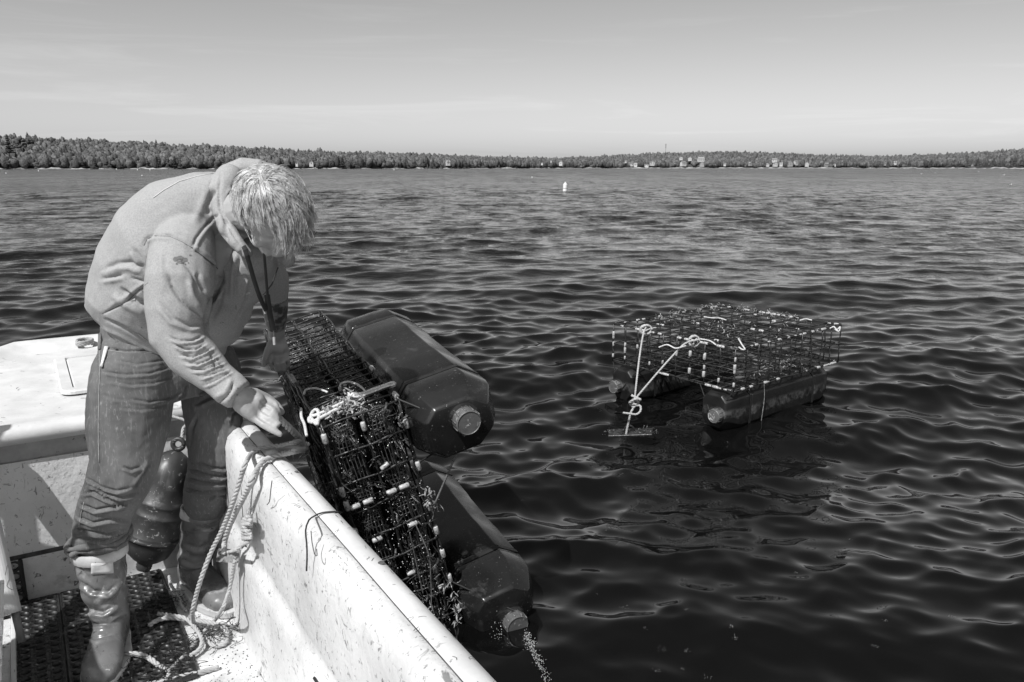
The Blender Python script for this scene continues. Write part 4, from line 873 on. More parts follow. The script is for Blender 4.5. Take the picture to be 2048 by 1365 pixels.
loc = [wldN((.08 + rs.uniform(-.05, .1), -.005, .13 + rs.uniform(-.03, .12))) for _ in range(16)]
o_ = mk('seaweed', *tufts(loc, 9, .03, 2, .012, .6, .004), M['weed']); tag(o_, 'clump of pale seaweed on top of the tipped cage by the bungee', 'seaweed', kind='stuff')
loc = [wldN((rs.uniform(0, 1.2), rs.uniform(0, .9), HW + .003)) for _ in range(40)] + [wldN((-.003, rs.uniform(0, 1.), rs.uniform(0, HW))) for _ in range(60)]
o_ = mk('seaweed', *tufts(loc, 4, .05, 3, .015), M['darkweed']); tag(o_, 'dark wet weed strands trailing over the wires of the tipped cage', 'seaweed', kind='stuff')
loc = [wldF((LU * t_ + rs.normal(0, .02), WV_ + rs.normal(0, .02), HW)) for t_ in rs.uniform(.35, 1, 26)] + [wldF((LU, WV_ * t_, HW)) for t_ in rs.uniform(.2, 1, 26)] + [wldF((rs.uniform(.3, 1.1), rs.uniform(.1, .9), HW)) for _ in range(16)] + [wldF((rs.uniform(.1, 1.2), rs.uniform(.05, .25), .01)) for _ in range(12)]
o_ = mk('seaweed', *tufts(loc, 6, .032, 4, .016), M['weed']); tag(o_, 'pale dried seaweed tufts along the back edges of the floating cage', 'seaweed', kind='stuff')
pts_ = [wldN((-.006, rs.uniform(0, .95), rs.uniform(0, HW))) for _ in range(300)] + [wldN((rs.uniform(0, LU), -.006, rs.uniform(0, HW))) for _ in range(220)] + [wldN((rs.uniform(0, .6), rs.uniform(0, .9), HW + .005)) for _ in range(60)]
tag(mk('cage_glints', *cat([ell(p, (rs.uniform(.0005, .0019),) * 3, nu=6, nv=4) for p in pts_]), M['drop'], smooth=True), 'glinting water drops clinging to the wires of the tipped cage', 'water drops', kind='stuff')
# trailing strips of weed
for i, pts in enumerate([[(-.02, .50, .07), (-.05, .62, .06), (-.05, .74, .08), (-.07, .84, .11)], [(-.02, .52, .10), (-.03, .64, .11), (-.04, .78, .12)]]):
    o_ = mk('weed_strip', *tube(spline([wldN(p) for p in pts], .02), .006, 6, flat=.25), M['weed']); tag(o_, ['long pale weed strip hanging over the lower face of the tipped cage, right one', 'shorter weed strip hanging beside it on the tipped cage, left one'][i], 'seaweed')
# bungee cords and closing ropes on the near cage top
def cord(name, pts, r, m_, label, cat_, w_=wldN, group=None, **kw):
    o = mk(name, *rope([w_(p) for p in pts], r, **kw), m_, smooth=True); return tag(o, label, cat_, group)
def bung(pts, label, w_=wldN, r=.0065):
    o = mk('bungee', *tube(spline([w_(p) for p in pts], .01), r, 8), M['bungee'], smooth=True); return tag(o, label, 'bungee cord')
def nz(px, py, v=-.012, axis='v'):
    """point of the near cage's top face (v plane) seen at a pixel"""
    a = (px - 1024) / F; b = -(py - 682.5) / F; d = np.array([a, math.cos(TH) + b * math.sin(TH), -math.sin(TH) + b * math.cos(TH)]); o = np.array([0, 0, H])
    n = RN[:, 1]; p0 = wldN((0, v, 0)); t = ((p0 - o) @ n) / (d @ n); return o + d * t
def nf(px, py, u=-.015):
    a = (px - 1024) / F; b = -(py - 682.5) / F; d = np.array([a, math.cos(TH) + b * math.sin(TH), -math.sin(TH) + b * math.cos(TH)]); o = np.array([0, 0, H])
    n = RN[:, 0]; p0 = wldN((u, 0, 0)); t = ((p0 - o) @ n) / (d @ n); return o + d * t
I3 = lambda p: p
bung([nz(695, 788), nz(720, 789), nz(750, 778), nz(768, 772), nz(786, 766), nz(788, 771), nz(770, 776), nz(745, 786), nz(722, 793), nz(697, 792)], 'flecked white bungee, upper right loop across the top of the tipped cage', I3)
bung([nz(700, 800), nz(680, 809), nz(660, 818), nz(640, 828), nz(622, 834), nz(618, 840), nz(624, 845), nz(645, 834), nz(668, 822), nz(700, 806)], 'flecked white bungee, lower left loop across the top of the tipped cage', I3)
bung([nz(632, 848), nz(622, 836), nz(626, 824), nz(634, 820), nz(638, 832), nz(634, 850)], 'white bungee coiled round the near corner of the tipped cage', I3)
bung([nz(680, 775), nz(682, 768), nz(695, 764), nz(712, 768), nz(726, 778), nz(731, 785)], 'thin white cord arching over the top wires behind the bungee', I3, .004)
bung([nz(608, 788), nz(612, 780), nz(630, 777), nz(648, 782), nz(655, 785)], 'thin white cord arching over the seaweed clump on the tipped cage', I3, .004)
bung([nz(602, 818), nz(603, 835), nz(609, 850), nz(613, 872)], 'short white cord hanging down the boat side of the tipped cage', I3, .005)
mk('bungee_hook', *tube(spline([nz(700, 803), nz(725, 796), nz(760, 782), nz(790, 770)], .02), .007, 6, flat=.5), M['black']); tag(bpy.data.objects['bungee_hook'], 'black rubber strap stretched between the two white bungee loops', 'strap')
# thin black line from the upper pontoon down to the cage
o_ = mk('stay_wire', *tube(spline([wldN((-.13, .13, -.19)), wldN((-.02, .46, -.01))], .05), .004, 6), M['metal']); tag(o_, 'thin stay wire slanting from the upper pontoon down to the cage edge', 'wire')
# ---- ropes on the floating cage: bridle, knot, tail, shackle plate
def wf(px, py, Y): return at(px, py, Y)
kn = at(1269, 800, 4.86)
o_ = mk('bridle_rope', *rope([at(1292, 655, 5.30), at(1286, 672, 5.2), at(1279, 715, 5.05), at(1273, 765, 4.9), kn], .0062), M['rope'], smooth=True); tag(o_, 'left leg of the pale rope bridle on the floating cage', 'rope')
o_ = mk('bridle_rope', *rope([at(1398, 680, 5.12), at(1370, 688, 5.05), at(1340, 718, 4.98), at(1303, 760, 4.9), kn], .0062), M['rope'], smooth=True); tag(o_, 'right slanting leg of the pale rope bridle on the floating cage', 'rope')
o_ = mk('rope_knot', *rope([kn + (-.02, 0, .03), kn + (.03, -.03, .01), kn + (.02, .03, -.01), kn + (-.03, 0, -.02), kn + (.0, -.035, .015), kn + (.025, .01, -.03), kn + (-.02, .02, -.035), kn + (0, -.01, -.05)], .0085), M['rope'], smooth=True); tag(o_, 'knot joining the two bridle legs in front of the floating cage', 'knot')
o_ = mk('tail_rope', *rope([kn + (0, 0, -.04), at(1280, 812, 4.84), at(1281, 822, 4.82), at(1273, 829, 4.8), at(1260, 828, 4.8), at(1246, 826, 4.8)], .0068), M['rope'], smooth=True); tag(o_, 'curled free end of pale rope below the knot', 'rope')
o_ = mk('drop_rope', *rope([kn + (0, 0, -.05), at(1262, 825, 4.85), at(1257, 845, 4.85), at(1254, 858, 4.85), at(1252, 870, 4.85)], .007), M['rope'], smooth=True); tag(o_, 'pale rope dropping from the knot to the water', 'rope')
c0 = atz(1258, 866, .015)
e = empty('anchor_plate', 'dark wet flat plate with weed where the bridle rope meets the water', 'plate', tuple(c0), rot=(.25, -.12, -.25))
mk('plate', *box(-.13, .15, -.04, .04, -.008, .008, .004), M['wire'], e); q = mk('fouling', *tufts([(x, 0, .012) for x in np.linspace(-.15, .17, 14)], 5, .022, 9, .012, .5, .003), M['darkweed'], e); q['kind'] = 'stuff'
mk('shackle', *tube(spline([(-.03, 0, .0), (-.02, 0, .04), (.01, 0, .055), (.03, 0, .04), (.04, 0, 0)], .01), .006, 6), M['wire'], e)
# cords and tied ends on the floating cage's top
def wF(px, py, w_=HW + .01):
    a = (px - 1024) / F; b = -(py - 682.5) / F; d = np.array([a, math.cos(TH) + b * math.sin(TH), -math.sin(TH) + b * math.cos(TH)]); t = (TF[2] + w_ - H) / d[2]; return np.array([0, 0, H]) + d * t
FC = [([(1386, 690), (1392, 681), (1404, 679), (1420, 684), (1432, 690)], 'white cord lying along the front top edge of the floating cage'), ([(1477, 678), (1483, 690), (1490, 699), (1484, 701), (1478, 695)], 'white cord end standing up at the front corner of the floating cage'), ([(1660, 657), (1668, 656), (1674, 660), (1680, 656), (1678, 663), (1670, 661)], 'white cord knotted at the right corner of the floating cage'),
      ([(1318, 695), (1335, 692), (1352, 697), (1372, 694)], 'pale rope piece lying behind the bridle on the cage top'), ([(1600, 641), (1612, 640), (1624, 641)], 'short pale cord at the far right edge of the floating cage'), ([(1285, 665), (1300, 660), (1312, 656)], 'pale cord tied round the left top bar of the floating cage'), ([(1408, 634), (1425, 638), (1440, 637), (1452, 642)], 'pale cord bundle in the middle of the floating cage top')]
for pts, lb in FC:
    o_ = mk('tie_cord', *rope([wF(*p) + (0, 0, .006 * (i % 2)) for i, p in enumerate(pts)], .0052), M['bungee'], smooth=True); tag(o_, lb, 'cord')
o_ = mk('rope_wrap', *rope([at(1388, 683, 5.12) + np.array((.035 * math.cos(k * .8) , .01 * math.sin(k), .035 * math.sin(k * .8))) for k in range(14)], .008), M['rope'], smooth=True); tag(o_, 'pale rope wrapped round the cage bar at the top of the right bridle leg', 'rope')
o_ = mk('rope_wrap', *rope([at(1292, 660, 5.30) + np.array((.04 * math.cos(k * .8), .01 * math.sin(k), .03 * math.sin(k * .8))) for k in range(14)], .008), M['rope'], smooth=True); tag(o_, 'pale rope wrapped round the cage bar at the top of the left bridle leg', 'rope')
o_ = mk('hanging_weed', *tube(spline([wldF((.33, -.01, .0)), wldF((.33, -.02, -.1)), wldF((.32, -.015, -.26))], .03), .005, 5, flat=.4), M['weed']); tag(o_, 'thin pale weed strand hanging down the near pontoon', 'seaweed')
# ---- drops of water falling from the lower cap, bubbles on the sea
def drops(pts, n, spread, r0, r1, seed, z=None):
    r_ = np.random.default_rng(seed); parts = []
    for _ in range(n):
        k = r_.uniform(0, len(pts) - 1.001); i = int(k); p = np.array(pts[i]) * (1 - k + i) + np.array(pts[i + 1]) * (k - i) + r_.normal(0, 1, 3) * spread; parts.append(ell(p, (r_.uniform(r0, r1),) * 3, nu=6, nv=4))
    return cat(parts)
mw = bpy.data.materials.new('water_drops'); mw.use_nodes = True; pw = mw.node_tree.nodes['Principled BSDF']; pw.inputs['Base Color'].default_value = g3(.8); pw.inputs['Roughness'].default_value = .1; pw.inputs['Transmission Weight'].default_value = .8; pw.inputs['IOR'].default_value = 1.33
o_ = mk('splash_bubbles', *drops([np.array([p_[0], p_[1], water_z(p_[0], p_[1]) + .004]) for p_ in (atz(1052, 1292, 0), atz(1058, 1315, 0), atz(1064, 1335, 0), atz(1072, 1350, 0), atz(1082, 1368, 0), atz(1095, 1395, 0))], 420, np.array((.0075, .012, .002)), .0006, .0022, 1), mw, smooth=True); tag(o_, 'trail of sparkling bubbles on the water below the lower pontoon cap', 'bubbles', kind='stuff')
o_ = mk('falling_drops', *drops([atz(1000, 1262, .06), atz(1004, 1290, .02)], 60, np.array((.02, .01, .03)), .001, .0026, 2), mw, smooth=True); tag(o_, 'water drops falling from the lower pontoon', 'water drops', kind='stuff')
pb = [(1247, 1230, .010), (1288, 1286, .007), (1326, 1320, .010), (1375, 1320, .010), (1312, 1360, .010), (1460, 1282, .010), (1470, 1302, .011), (1768, 1262, .010), (1903, 1247, .008), (1150, 1112, .008), (1212, 1072, .006), (1044, 996, .007), (1063, 962, .006), (1250, 1140, .005), (1750, 1312, .008), (1415, 1365, .01), (1210, 1260, .006), (1190, 1205, .006), (1370, 1250, .006), (1510, 975, .007), (1590, 1160, .008), (1700, 1080, .006), (1365, 1350, .006)]
parts = []
for x, y, r in pb:
    p = atz(x, y, 0); p[2] = water_z(p[0], p[1]) + .001
    for k in range(9): parts.append(ell(p + np.array((rs.normal(0, r * .7), rs.normal(0, r * .6), 0)), (r * rs.uniform(.05, .13),) * 3, nu=7, nv=4))
o_ = mk('bubbles', *cat(parts), mw, smooth=True); tag(o_, 'small clusters of bubbles drifting on the dark water', 'bubbles', kind='stuff')
# ================================================================== THE MAN
FD = np.array([.8, -.6, 0]); LT = np.array([.6, .8, 0])          # facing and his left
def unit_(v): v = np.asarray(v, float); return v / np.linalg.norm(v)
person_parts = []
# ---- key points: picture position and depth
hipR, hipL = at(268, 745, 2.46), at(418, 745, 2.70)
kneeR, kneeL = at(240, 955, 2.36), at(425, 925, 2.62)
ankR = np.array([-1.315, 2.355, DK + .13]); ankL = np.array([-1.175, 2.715, DK + .13])
pel = at(325, 690, 2.60)
chest = at(418, 485, 2.50); neck = at(470, 418, 2.44)
shR, shL = at(362, 470, 2.30), at(500, 470, 2.64)
elR, wrR = at(352, 665, 2.255), at(478, 788, 2.20)
elL, wrL = at(549, 588, 2.78), at(553, 668, 2.885)
headc = at(541, 424, 2.27)
u_ = unit_((.22, -.84, .50)); f_ = unit_(np.array([.30, -.40, -.87]) - u_ * np.dot(u_, (.30, -.40, -.87))); r_h = np.cross(f_, u_)   # crown, face, his right
def hd(r, f, u): return headc + r_h * r + f_ * f + u_ * u
HA = np.array([r_h, f_, u_])
def build_person():
    body = []
    # trunk, hidden legs (inside the clothes)
    body.append(caps_tube([pel, (pel + chest) / 2, chest], [.11, .12, .12], 16)); body.append(caps_tube([at(392, 500, 2.42), chest, shL], [.05, .10, .05]))
    for hp, kn_, bt, an in ((hipR, kneeR, at(198, 1085, 2.398), ankR), (hipL, kneeL, at(411, 1008, 2.68), ankL)): body.append(caps_tube([hp, (hp + kn_) / 2, kn_, bt, (bt + an) / 2, an], [.072, .070, .054, .052, .044, .034])); body.append(caps_tube([pel, hp], [.10, .07]))
    body.append(caps_tube([ankR, ankR + unit_((.28, -.96, 0)) * .10 - (0, 0, .07)], [.034, .026])); body.append(caps_tube([ankL, ankL + unit_((.72, -.69, 0)) * .10 - (0, 0, .07)], [.034, .026]))
    # neck, head
    body.append(caps_tube([neck - (0, 0, .02), (neck + headc) / 2, hd(0, -.03, -.06)], [.075, .062, .06]))
    body.append(ell(hd(0, -.012, .02), (.077, .098, .098), HA, 22, 14)); body.append(ell(hd(0, .02, -.03), (.066, .078, .085), HA, 20, 12))
    body.append(caps_tube([hd(.045, .02, -.085), hd(.03, .06, -.112), hd(-.03, .06, -.112), hd(-.045, .02, -.085)], [.022, .024, .024, .022]))      # jaw
    body.append(ell(hd(0, .075, -.112), (.022, .016, .018), HA)); body.append(caps_tube([hd(.04, .082, .012), hd(0, .092, .012), hd(-.04, .082, .012)], [.013, .013, .013]))  # chin, brow
    body.append(caps_tube([hd(0, .092, -.002), hd(0, .108, -.038)], [.009, .013])); body.append(ell(hd(0, .106, -.045), (.019, .011, .009), HA))     # nose
    for s in (-1, 1):
        body.append(ell(hd(s * .032, .078, -.012), (.014, .012, .011), HA)); body.append(ell(hd(s * .05, .062, -.04), (.02, .02, .018), HA))
        # ear: rim, lobe
        P = [hd(s * .078, -.012, .012), hd(s * .090, -.024, .026), hd(s * .092, -.036, .012), hd(s * .088, -.034, -.012), hd(s * .080, -.020, -.032)]
        body.append(caps_tube(P, [.006, .0065, .0065, .006, .008], 8)); body.append(ell(hd(s * .080, -.02, .0), (.006, .016, .026), HA))
    for w2, z in ((.024, -.072), (.021, -.081)): body.append(caps_tube([hd(w2, .082, z), hd(0, .093, z + .001), hd(-w2, .082, z)], [.005, .0065, .005], 8))
    # arms
    body.append(caps_tube([at(372, 510, 2.34), elR, (elR + wrR) / 2 + (0, 0, .005), wrR], [.050, .046, .042, .030])); body.append(caps_tube([shL, (shL + elL) / 2, elL, elL * .6 + wrL * .4, wrL], [.058, .053, .047, .044, .030]))
    # right hand: pinching the rope
    kn = [at(524, 797, 2.263), at(523, 810, 2.243), at(517, 824, 2.223), at(508, 835, 2.203)]
    wr = at(488, 796, 2.213)
    for k, (q, rr) in enumerate(zip(kn, (.021, .021, .020, .018))): body.append(caps_tube([wr + (kn[k] - kn[1]) * .5, (wr + q) / 2 + (kn[k] - kn[1]) * .2, q], [.024, .024, rr * .9], 12))
    body.append(caps_tube([wrR, wr], [.033, .032], 12)); body.append(ell((wr + kn[1]) / 2, (.036, .030, .030)))
    body.append(caps_tube([kn[0], at(549, 811, 2.253), at(555, 827, 2.233), at(546, 834, 2.228)], [.0155, .0138, .0122, .0105], 10))
    body.append(caps_tube([kn[1], at(547, 824, 2.223), at(553, 839, 2.213), at(543, 844, 2.213)], [.0155, .0138, .0122, .0105], 10))
    body.append(caps_tube([kn[2], at(541, 838, 2.203), at(556, 850, 2.198), at(549, 856, 2.203)], [.0148, .0130, .0116, .0100], 10))
    body.append(caps_tube([kn[3], at(529, 851, 2.188), at(546, 861, 2.186), at(560, 869, 2.188)], [.0138, .0118, .0105, .0088], 10))
    body.append(caps_tube([at(508, 790, 2.273), at(534, 799, 2.298), at(552, 812, 2.298), at(562, 824, 2.283)], [.022, .017, .0145, .0118], 10))
    # left hand: holding the far edge of the cage
    w2 = at(553, 674, 2.89); kl = [at(543, 708, 2.905), at(553, 712, 2.90), at(563, 711, 2.905), at(571, 706, 2.92)]
    for q in kl: body.append(caps_tube([w2 + (q - kl[1]) * .35, q], [.019, .016], 12))
    body.append(caps_tube([wrL, w2], [.030, .026], 12)); body.append(ell(at(556, 697, 2.895), (.030, .024, .026)))
    body.append(caps_tube([at(545, 687, 2.885), at(536, 702, 2.87), at(531, 716, 2.865), at(528, 729, 2.87)], [.019, .0145, .012, .0098], 10))     # thumb
    body.append(caps_tube([kl[0], at(541, 724, 2.885), at(545, 736, 2.895), at(553, 738, 2.925)], [.0135, .0125, .0112, .0095], 10))
    body.append(caps_tube([kl[1], at(553, 728, 2.87), at(556, 741, 2.89), at(562, 742, 2.925)], [.0115, .011, .0098, .0085], 10))
    body.append(caps_tube([kl[2], at(566, 726, 2.87), at(568, 739, 2.89), at(570, 741, 2.93)], [.0112, .0108, .0096, .0085], 10))
    body.append(caps_tube([kl[3], at(575, 720, 2.89), at(577, 731, 2.91), at(577, 736, 2.945)], [.0105, .0098, .009, .008], 10))
    V, Q = remesh(body, .0042, 3, .5)
    V = sculpt(V, Q, [([(522, 804), (530, 812), (542, 820)], 2.4, .006, 2.1, 2.5), ([(520, 818), (530, 826), (540, 832)], 2.2, .005, 2.1, 2.5), ([(512, 831), (524, 839), (536, 846)], 2.2, .004, 2.1, 2.5), ([(512, 795), (522, 801)], 4, -.002, 2.1, 2.5), ([(545, 806), (551, 811)], 3, .0015, 2.1, 2.4),
                      ([(497, 462), (508, 475), (520, 487)], 2.5, .003, 2.0, 2.5), ([(463, 425), (467, 432), (470, 442)], 2.2, .003, 2, 2.6), ([(468, 452), (478, 455)], 2, .002), ([(466, 445), (474, 446)], 2, .002)])
    c0 = (ankR + ankL) / 2 * (1, 1, 0) + (0, 0, DK); 
    p = mk_np('person', V - c0, Q, M['skin'], smooth=True); p.location = c0
    tag(p, 'man with windblown fair hair in grey hoodie and jeans, bending over the gunwale', 'person')
    return p, c0
person, PC = build_person()
def cloth(name, parts, voxel, strokes, m_, sm=5, lumps=None, parent=None, hem=False):
    V, Q = remesh(parts, voxel, sm, .5)
    if hem: V[:, 2] += .135 * np.clip((pel[0] + .10 - V[:, 0]) / .30, 0, 1) * np.clip((pel[2] + .20 - V[:, 2]) / .20, 0, 1) ** 1.3
    if lumps:
        N_ = vnormals(V, Q)
        for amp, k, sd in lumps: V = V + N_ * lump(V, amp, k, sd)[:, None]
    V = sculpt(V, Q, [(st_[0], st_[1] * (.78 if st_[1] > 2.5 else 1.15), st_[2] * 1.18) + tuple(st_[3:]) for st_ in strokes])
    return mk_np(name, V - PC, Q, m_, parent or person, smooth=True)
# ---------------- hoodie
def sec(c, ax, a, bvec, b, q=.85): return (c, unit_(ax) * a, unit_(bvec) * b, q)
spine = [at(322, 700, 2.60), at(322, 655, 2.60), at(328, 600, 2.57), at(348, 540, 2.54), at(378, 480, 2.52), at(412, 432, 2.50), at(440, 405, 2.47), at(462, 398, 2.44)]
sa = [.205, .222, .232, .232, .228, .205, .15, .09]; sb = [.168, .178, .186, .186, .172, .14, .10, .07]
secs = []
for i, c in enumerate(spine):
    T = unit_(spine[min(i + 1, 7)] - spine[max(i - 1, 0)]); ax = unit_(LT - T * np.dot(LT, T)); bv = np.cross(ax, T)
    if i < 3: bv = unit_(bv * (-1 if bv @ FD < 0 else 1) + np.array([0, 0, -.34 + .14 * i])); ax = unit_(ax * (1 if ax @ LT > 0 else -1) + np.array([0, 0, -.10 + .05 * i])) * (1 if True else 1); ax = ax if secs == [] or True else ax
    secs.append((c, ax * sa[i], bv * sb[i] * (1 if True else 1), .84))
H_ = [loft(secs, 36)]
H_.append(caps_tube([at(376, 465, 2.39), at(366, 500, 2.315), at(360, 560, 2.275), at(356, 620, 2.26), at(357, 672, 2.25), at(386, 712, 2.235), at(430, 752, 2.205)], [.074, .090, .094, .088, .079, .069, .052], 20))
H_.append(tube([at(425, 748, 2.207), at(447, 766, 2.20), at(460, 777, 2.197), at(478, 791, 2.19)], [.050, .0485, .050, .0455], 20))
H_.append(caps_tube([at(455, 455, 2.60), at(490, 480, 2.62), at(520, 520, 2.66), at(547, 562, 2.735), at(551, 583, 2.775)], [.085, .078, .066, .051, .047], 18))
# belly overhanging toward the gunwale side
H_.append(ell(at(425, 600, 2.56), (.13, .13, .14))); H_.append(ell(at(470, 545, 2.54), (.13, .12, .12))); H_.append(ell(at(505, 520, 2.50), (.085, .085, .075))); H_.append(ell(at(430, 655, 2.60), (.09, .10, .07)))
# hood: bunched roll from behind the neck round to the throat
H_.append(caps_tube([at(452, 372, 2.50), at(466, 350, 2.50), at(490, 336, 2.50), at(515, 336, 2.50), at(535, 350, 2.52)], [.040, .040, .034, .030, .026], 14))
H_.append(caps_tube([at(458, 356, 2.44), at(444, 385, 2.40), at(443, 420, 2.37), at(455, 458, 2.34), at(474, 487, 2.32), at(494, 507, 2.32)], [.042, .034, .028, .026, .023, .018], 14))
H_.append(caps_tube([at(535, 345, 2.54), at(560, 420, 2.60), at(560, 500, 2.56), at(575, 520, 2.50)], [.03, .035, .035, .026], 12))
H_.append(ell(at(468, 372, 2.46), (.05, .05, .045)))
S_ = [
    # back seam along raglan, sleeve seam, chest seam
    ([(287, 492), (294, 478), (310, 471), (340, 473), (365, 484), (385, 497)], 2.2, .006, None, 2.6), ([(290, 486), (310, 476), (345, 478), (380, 497)], 5, .003, None, 2.6, 'r'),
    ([(385, 495), (392, 478), (405, 460), (425, 438), (438, 428)], 2.2, .006, None, 2.7), ([(389, 500), (398, 480), (412, 461), (430, 443)], 4.5, .004, None, 2.7, 'r'),
    ([(385, 497), (405, 512), (428, 530), (441, 545)], 2.0, .005, None, 2.5), ([(389, 492), (410, 507), (436, 530)], 4, .003, None, 2.5, 'r'),
    # sleeve folds
    ([(300, 480), (297, 520), (296, 560), (298, 620)], 3, .006, 2.25, 2.7), ([(440, 540), (443, 562), (432, 585), (420, 600)], 6, .020, None, 2.6), ([(432, 585), (420, 610), (412, 640), (414, 665)], 5, .014, None, 2.6),
    ([(335, 545), (345, 575), (362, 600), (385, 620), (410, 640)], 5, .010, None, 2.4), ([(322, 500), (322, 540), (330, 580)], 7, .004, None, 2.4, 'r'), ([(395, 545), (402, 565), (410, 585)], 5, .007, None, 2.4), ([(378, 560), (385, 590), (400, 615)], 7, .006, None, 2.4, 'r'),
    ([(360, 515), (385, 545), (400, 580)], 6, .005, None, 2.4), ([(320, 610), (345, 640), (380, 655), (405, 650)], 7, .006, None, 2.4, 'f'),
    ([(350, 690), (368, 700), (392, 700), (410, 690)], 3.6, .009, None, 2.4, 'f'), ([(362, 712), (385, 716), (408, 707), (425, 697)], 3.4, .009, None, 2.4, 'f'), ([(372, 727), (395, 730), (415, 722), (436, 712)], 3.4, .009, None, 2.4, 'f'),
    ([(385, 742), (408, 741), (425, 734), (446, 727)], 3.2, .008, None, 2.4, 'f'), ([(402, 756), (420, 752), (438, 745), (455, 740)], 3, .007, None, 2.4, 'f'), ([(420, 706), (428, 722), (433, 738)], 3.5, .006, None, 2.4), ([(340, 676), (360, 684), (388, 682), (404, 674)], 4, .007, None, 2.4, 'f'), ([(410, 772), (430, 764), (448, 754), (462, 746)], 3, .007, None, 2.4, 'f'),
    # cuff seam
    ([(438, 806), (452, 795), (463, 780), (466, 766)], 2.2, .006, None, 2.4), ([(430, 795), (448, 786), (458, 770), (462, 758)], 5, .004, None, 2.4, 'r'), ([(466, 812), (480, 800), (490, 786), (492, 775)], 1.6, .003, None, 2.4),
    # body folds: side seam and diagonal pulls
    ([(296, 567), (275, 583), (255, 603), (228, 617), (205, 628)], 1.8, .006, 2.3, 3), ([(296, 562), (272, 577), (250, 596), (220, 612)], 4.5, .0035, 2.3, 3, 'r'), ([(243, 578), (258, 590), (278, 602), (297, 611)], 4, .010, 2.3, 3), ([(262, 598), (280, 608), (298, 610)], 7, .008, 2.3, 3),
    ([(262, 556), (278, 561), (295, 566)], 3, .007, 2.3, 3), ([(205, 560), (225, 556), (245, 552)], 6, .006, 2.3, 3, 'f'), ([(212, 540), (235, 530), (262, 528), (285, 540)], 9, .008, 2.3, 3, 'f'), ([(265, 500), (280, 520), (290, 545)], 7, .006, 2.3, 3, 'f'), ([(225, 590), (255, 612), (290, 630)], 10, .007, 2.3, 3, 'r'),
    ([(212, 640), (245, 655), (275, 672), (300, 690)], 4, .010, 2.3, 3), ([(200, 655), (240, 672), (280, 693), (320, 708)], 5, .004, 2.3, 3, 'r'),
    ([(430, 380), (418, 395), (412, 415), (420, 430)], 6, .010, None, 2.8), ([(424, 360), (415, 385), (400, 420), (385, 450)], 10, .005, None, 2.8, 'r'), ([(452, 438), (448, 470), (452, 500)], 6, .008, None, 2.8), ([(480, 505), (470, 550), (468, 600)], 6, .007, None, 3, 'f'), ([(500, 560), (490, 600), (470, 640)], 6, .006, None, 3, 'f'), ([(445, 575), (440, 610), (425, 640)], 6, .008, 2.35, 3),
    # hood edge
    ([(442, 345), (437, 380), (440, 420), (456, 452), (480, 488)], 2.2, .007, None, 2.8), ([(530, 338), (500, 345), (475, 360), (462, 380)], 4, .010, None, 2.8), ([(527, 325), (531, 340)], 1.8, .005, None, 2.8), ([(520, 350), (492, 353), (470, 368), (455, 392)], 3, .006, None, 2.8, 'f'),
]
hoodie = cloth('hoodie', H_, .0044, S_, M['hoodie'], 8, [(.0022, 16, 3), (.0016, 48, 4), (.0006, 130, 5)], hem=True)
# ---------------- jeans
def legsecs(pts, R):
    return caps_tube(pts, R, 24)
J_ = [legsecs([at(270, 735, 2.475), at(262, 800, 2.45), at(256, 860, 2.42), at(250, 925, 2.385), at(236, 968, 2.37), at(216, 1010, 2.37), at(203, 1050, 2.385), at(198, 1078, 2.395)], [.125, .128, .122, .104, .096, .086, .083, .081])]
J_.append(legsecs([at(418, 735, 2.70), at(424, 800, 2.68), at(429, 860, 2.66), at(430, 915, 2.635), at(423, 950, 2.63), at(415, 985, 2.65), at(411, 1006, 2.665)], [.105, .100, .094, .088, .084, .082, .078]))
J_.append(loft([(at(325, 640, 2.60), LT * .19, FD * .145, .85), (at(325, 668, 2.60), LT * .195, FD * .148, .85), (at(325, 700, 2.595), LT * .202, FD * .155, .85), (at(328, 745, 2.585), LT * .205, FD * .158, .82), (at(338, 785, 2.575), LT * .19, FD * .135, .85)], 30))
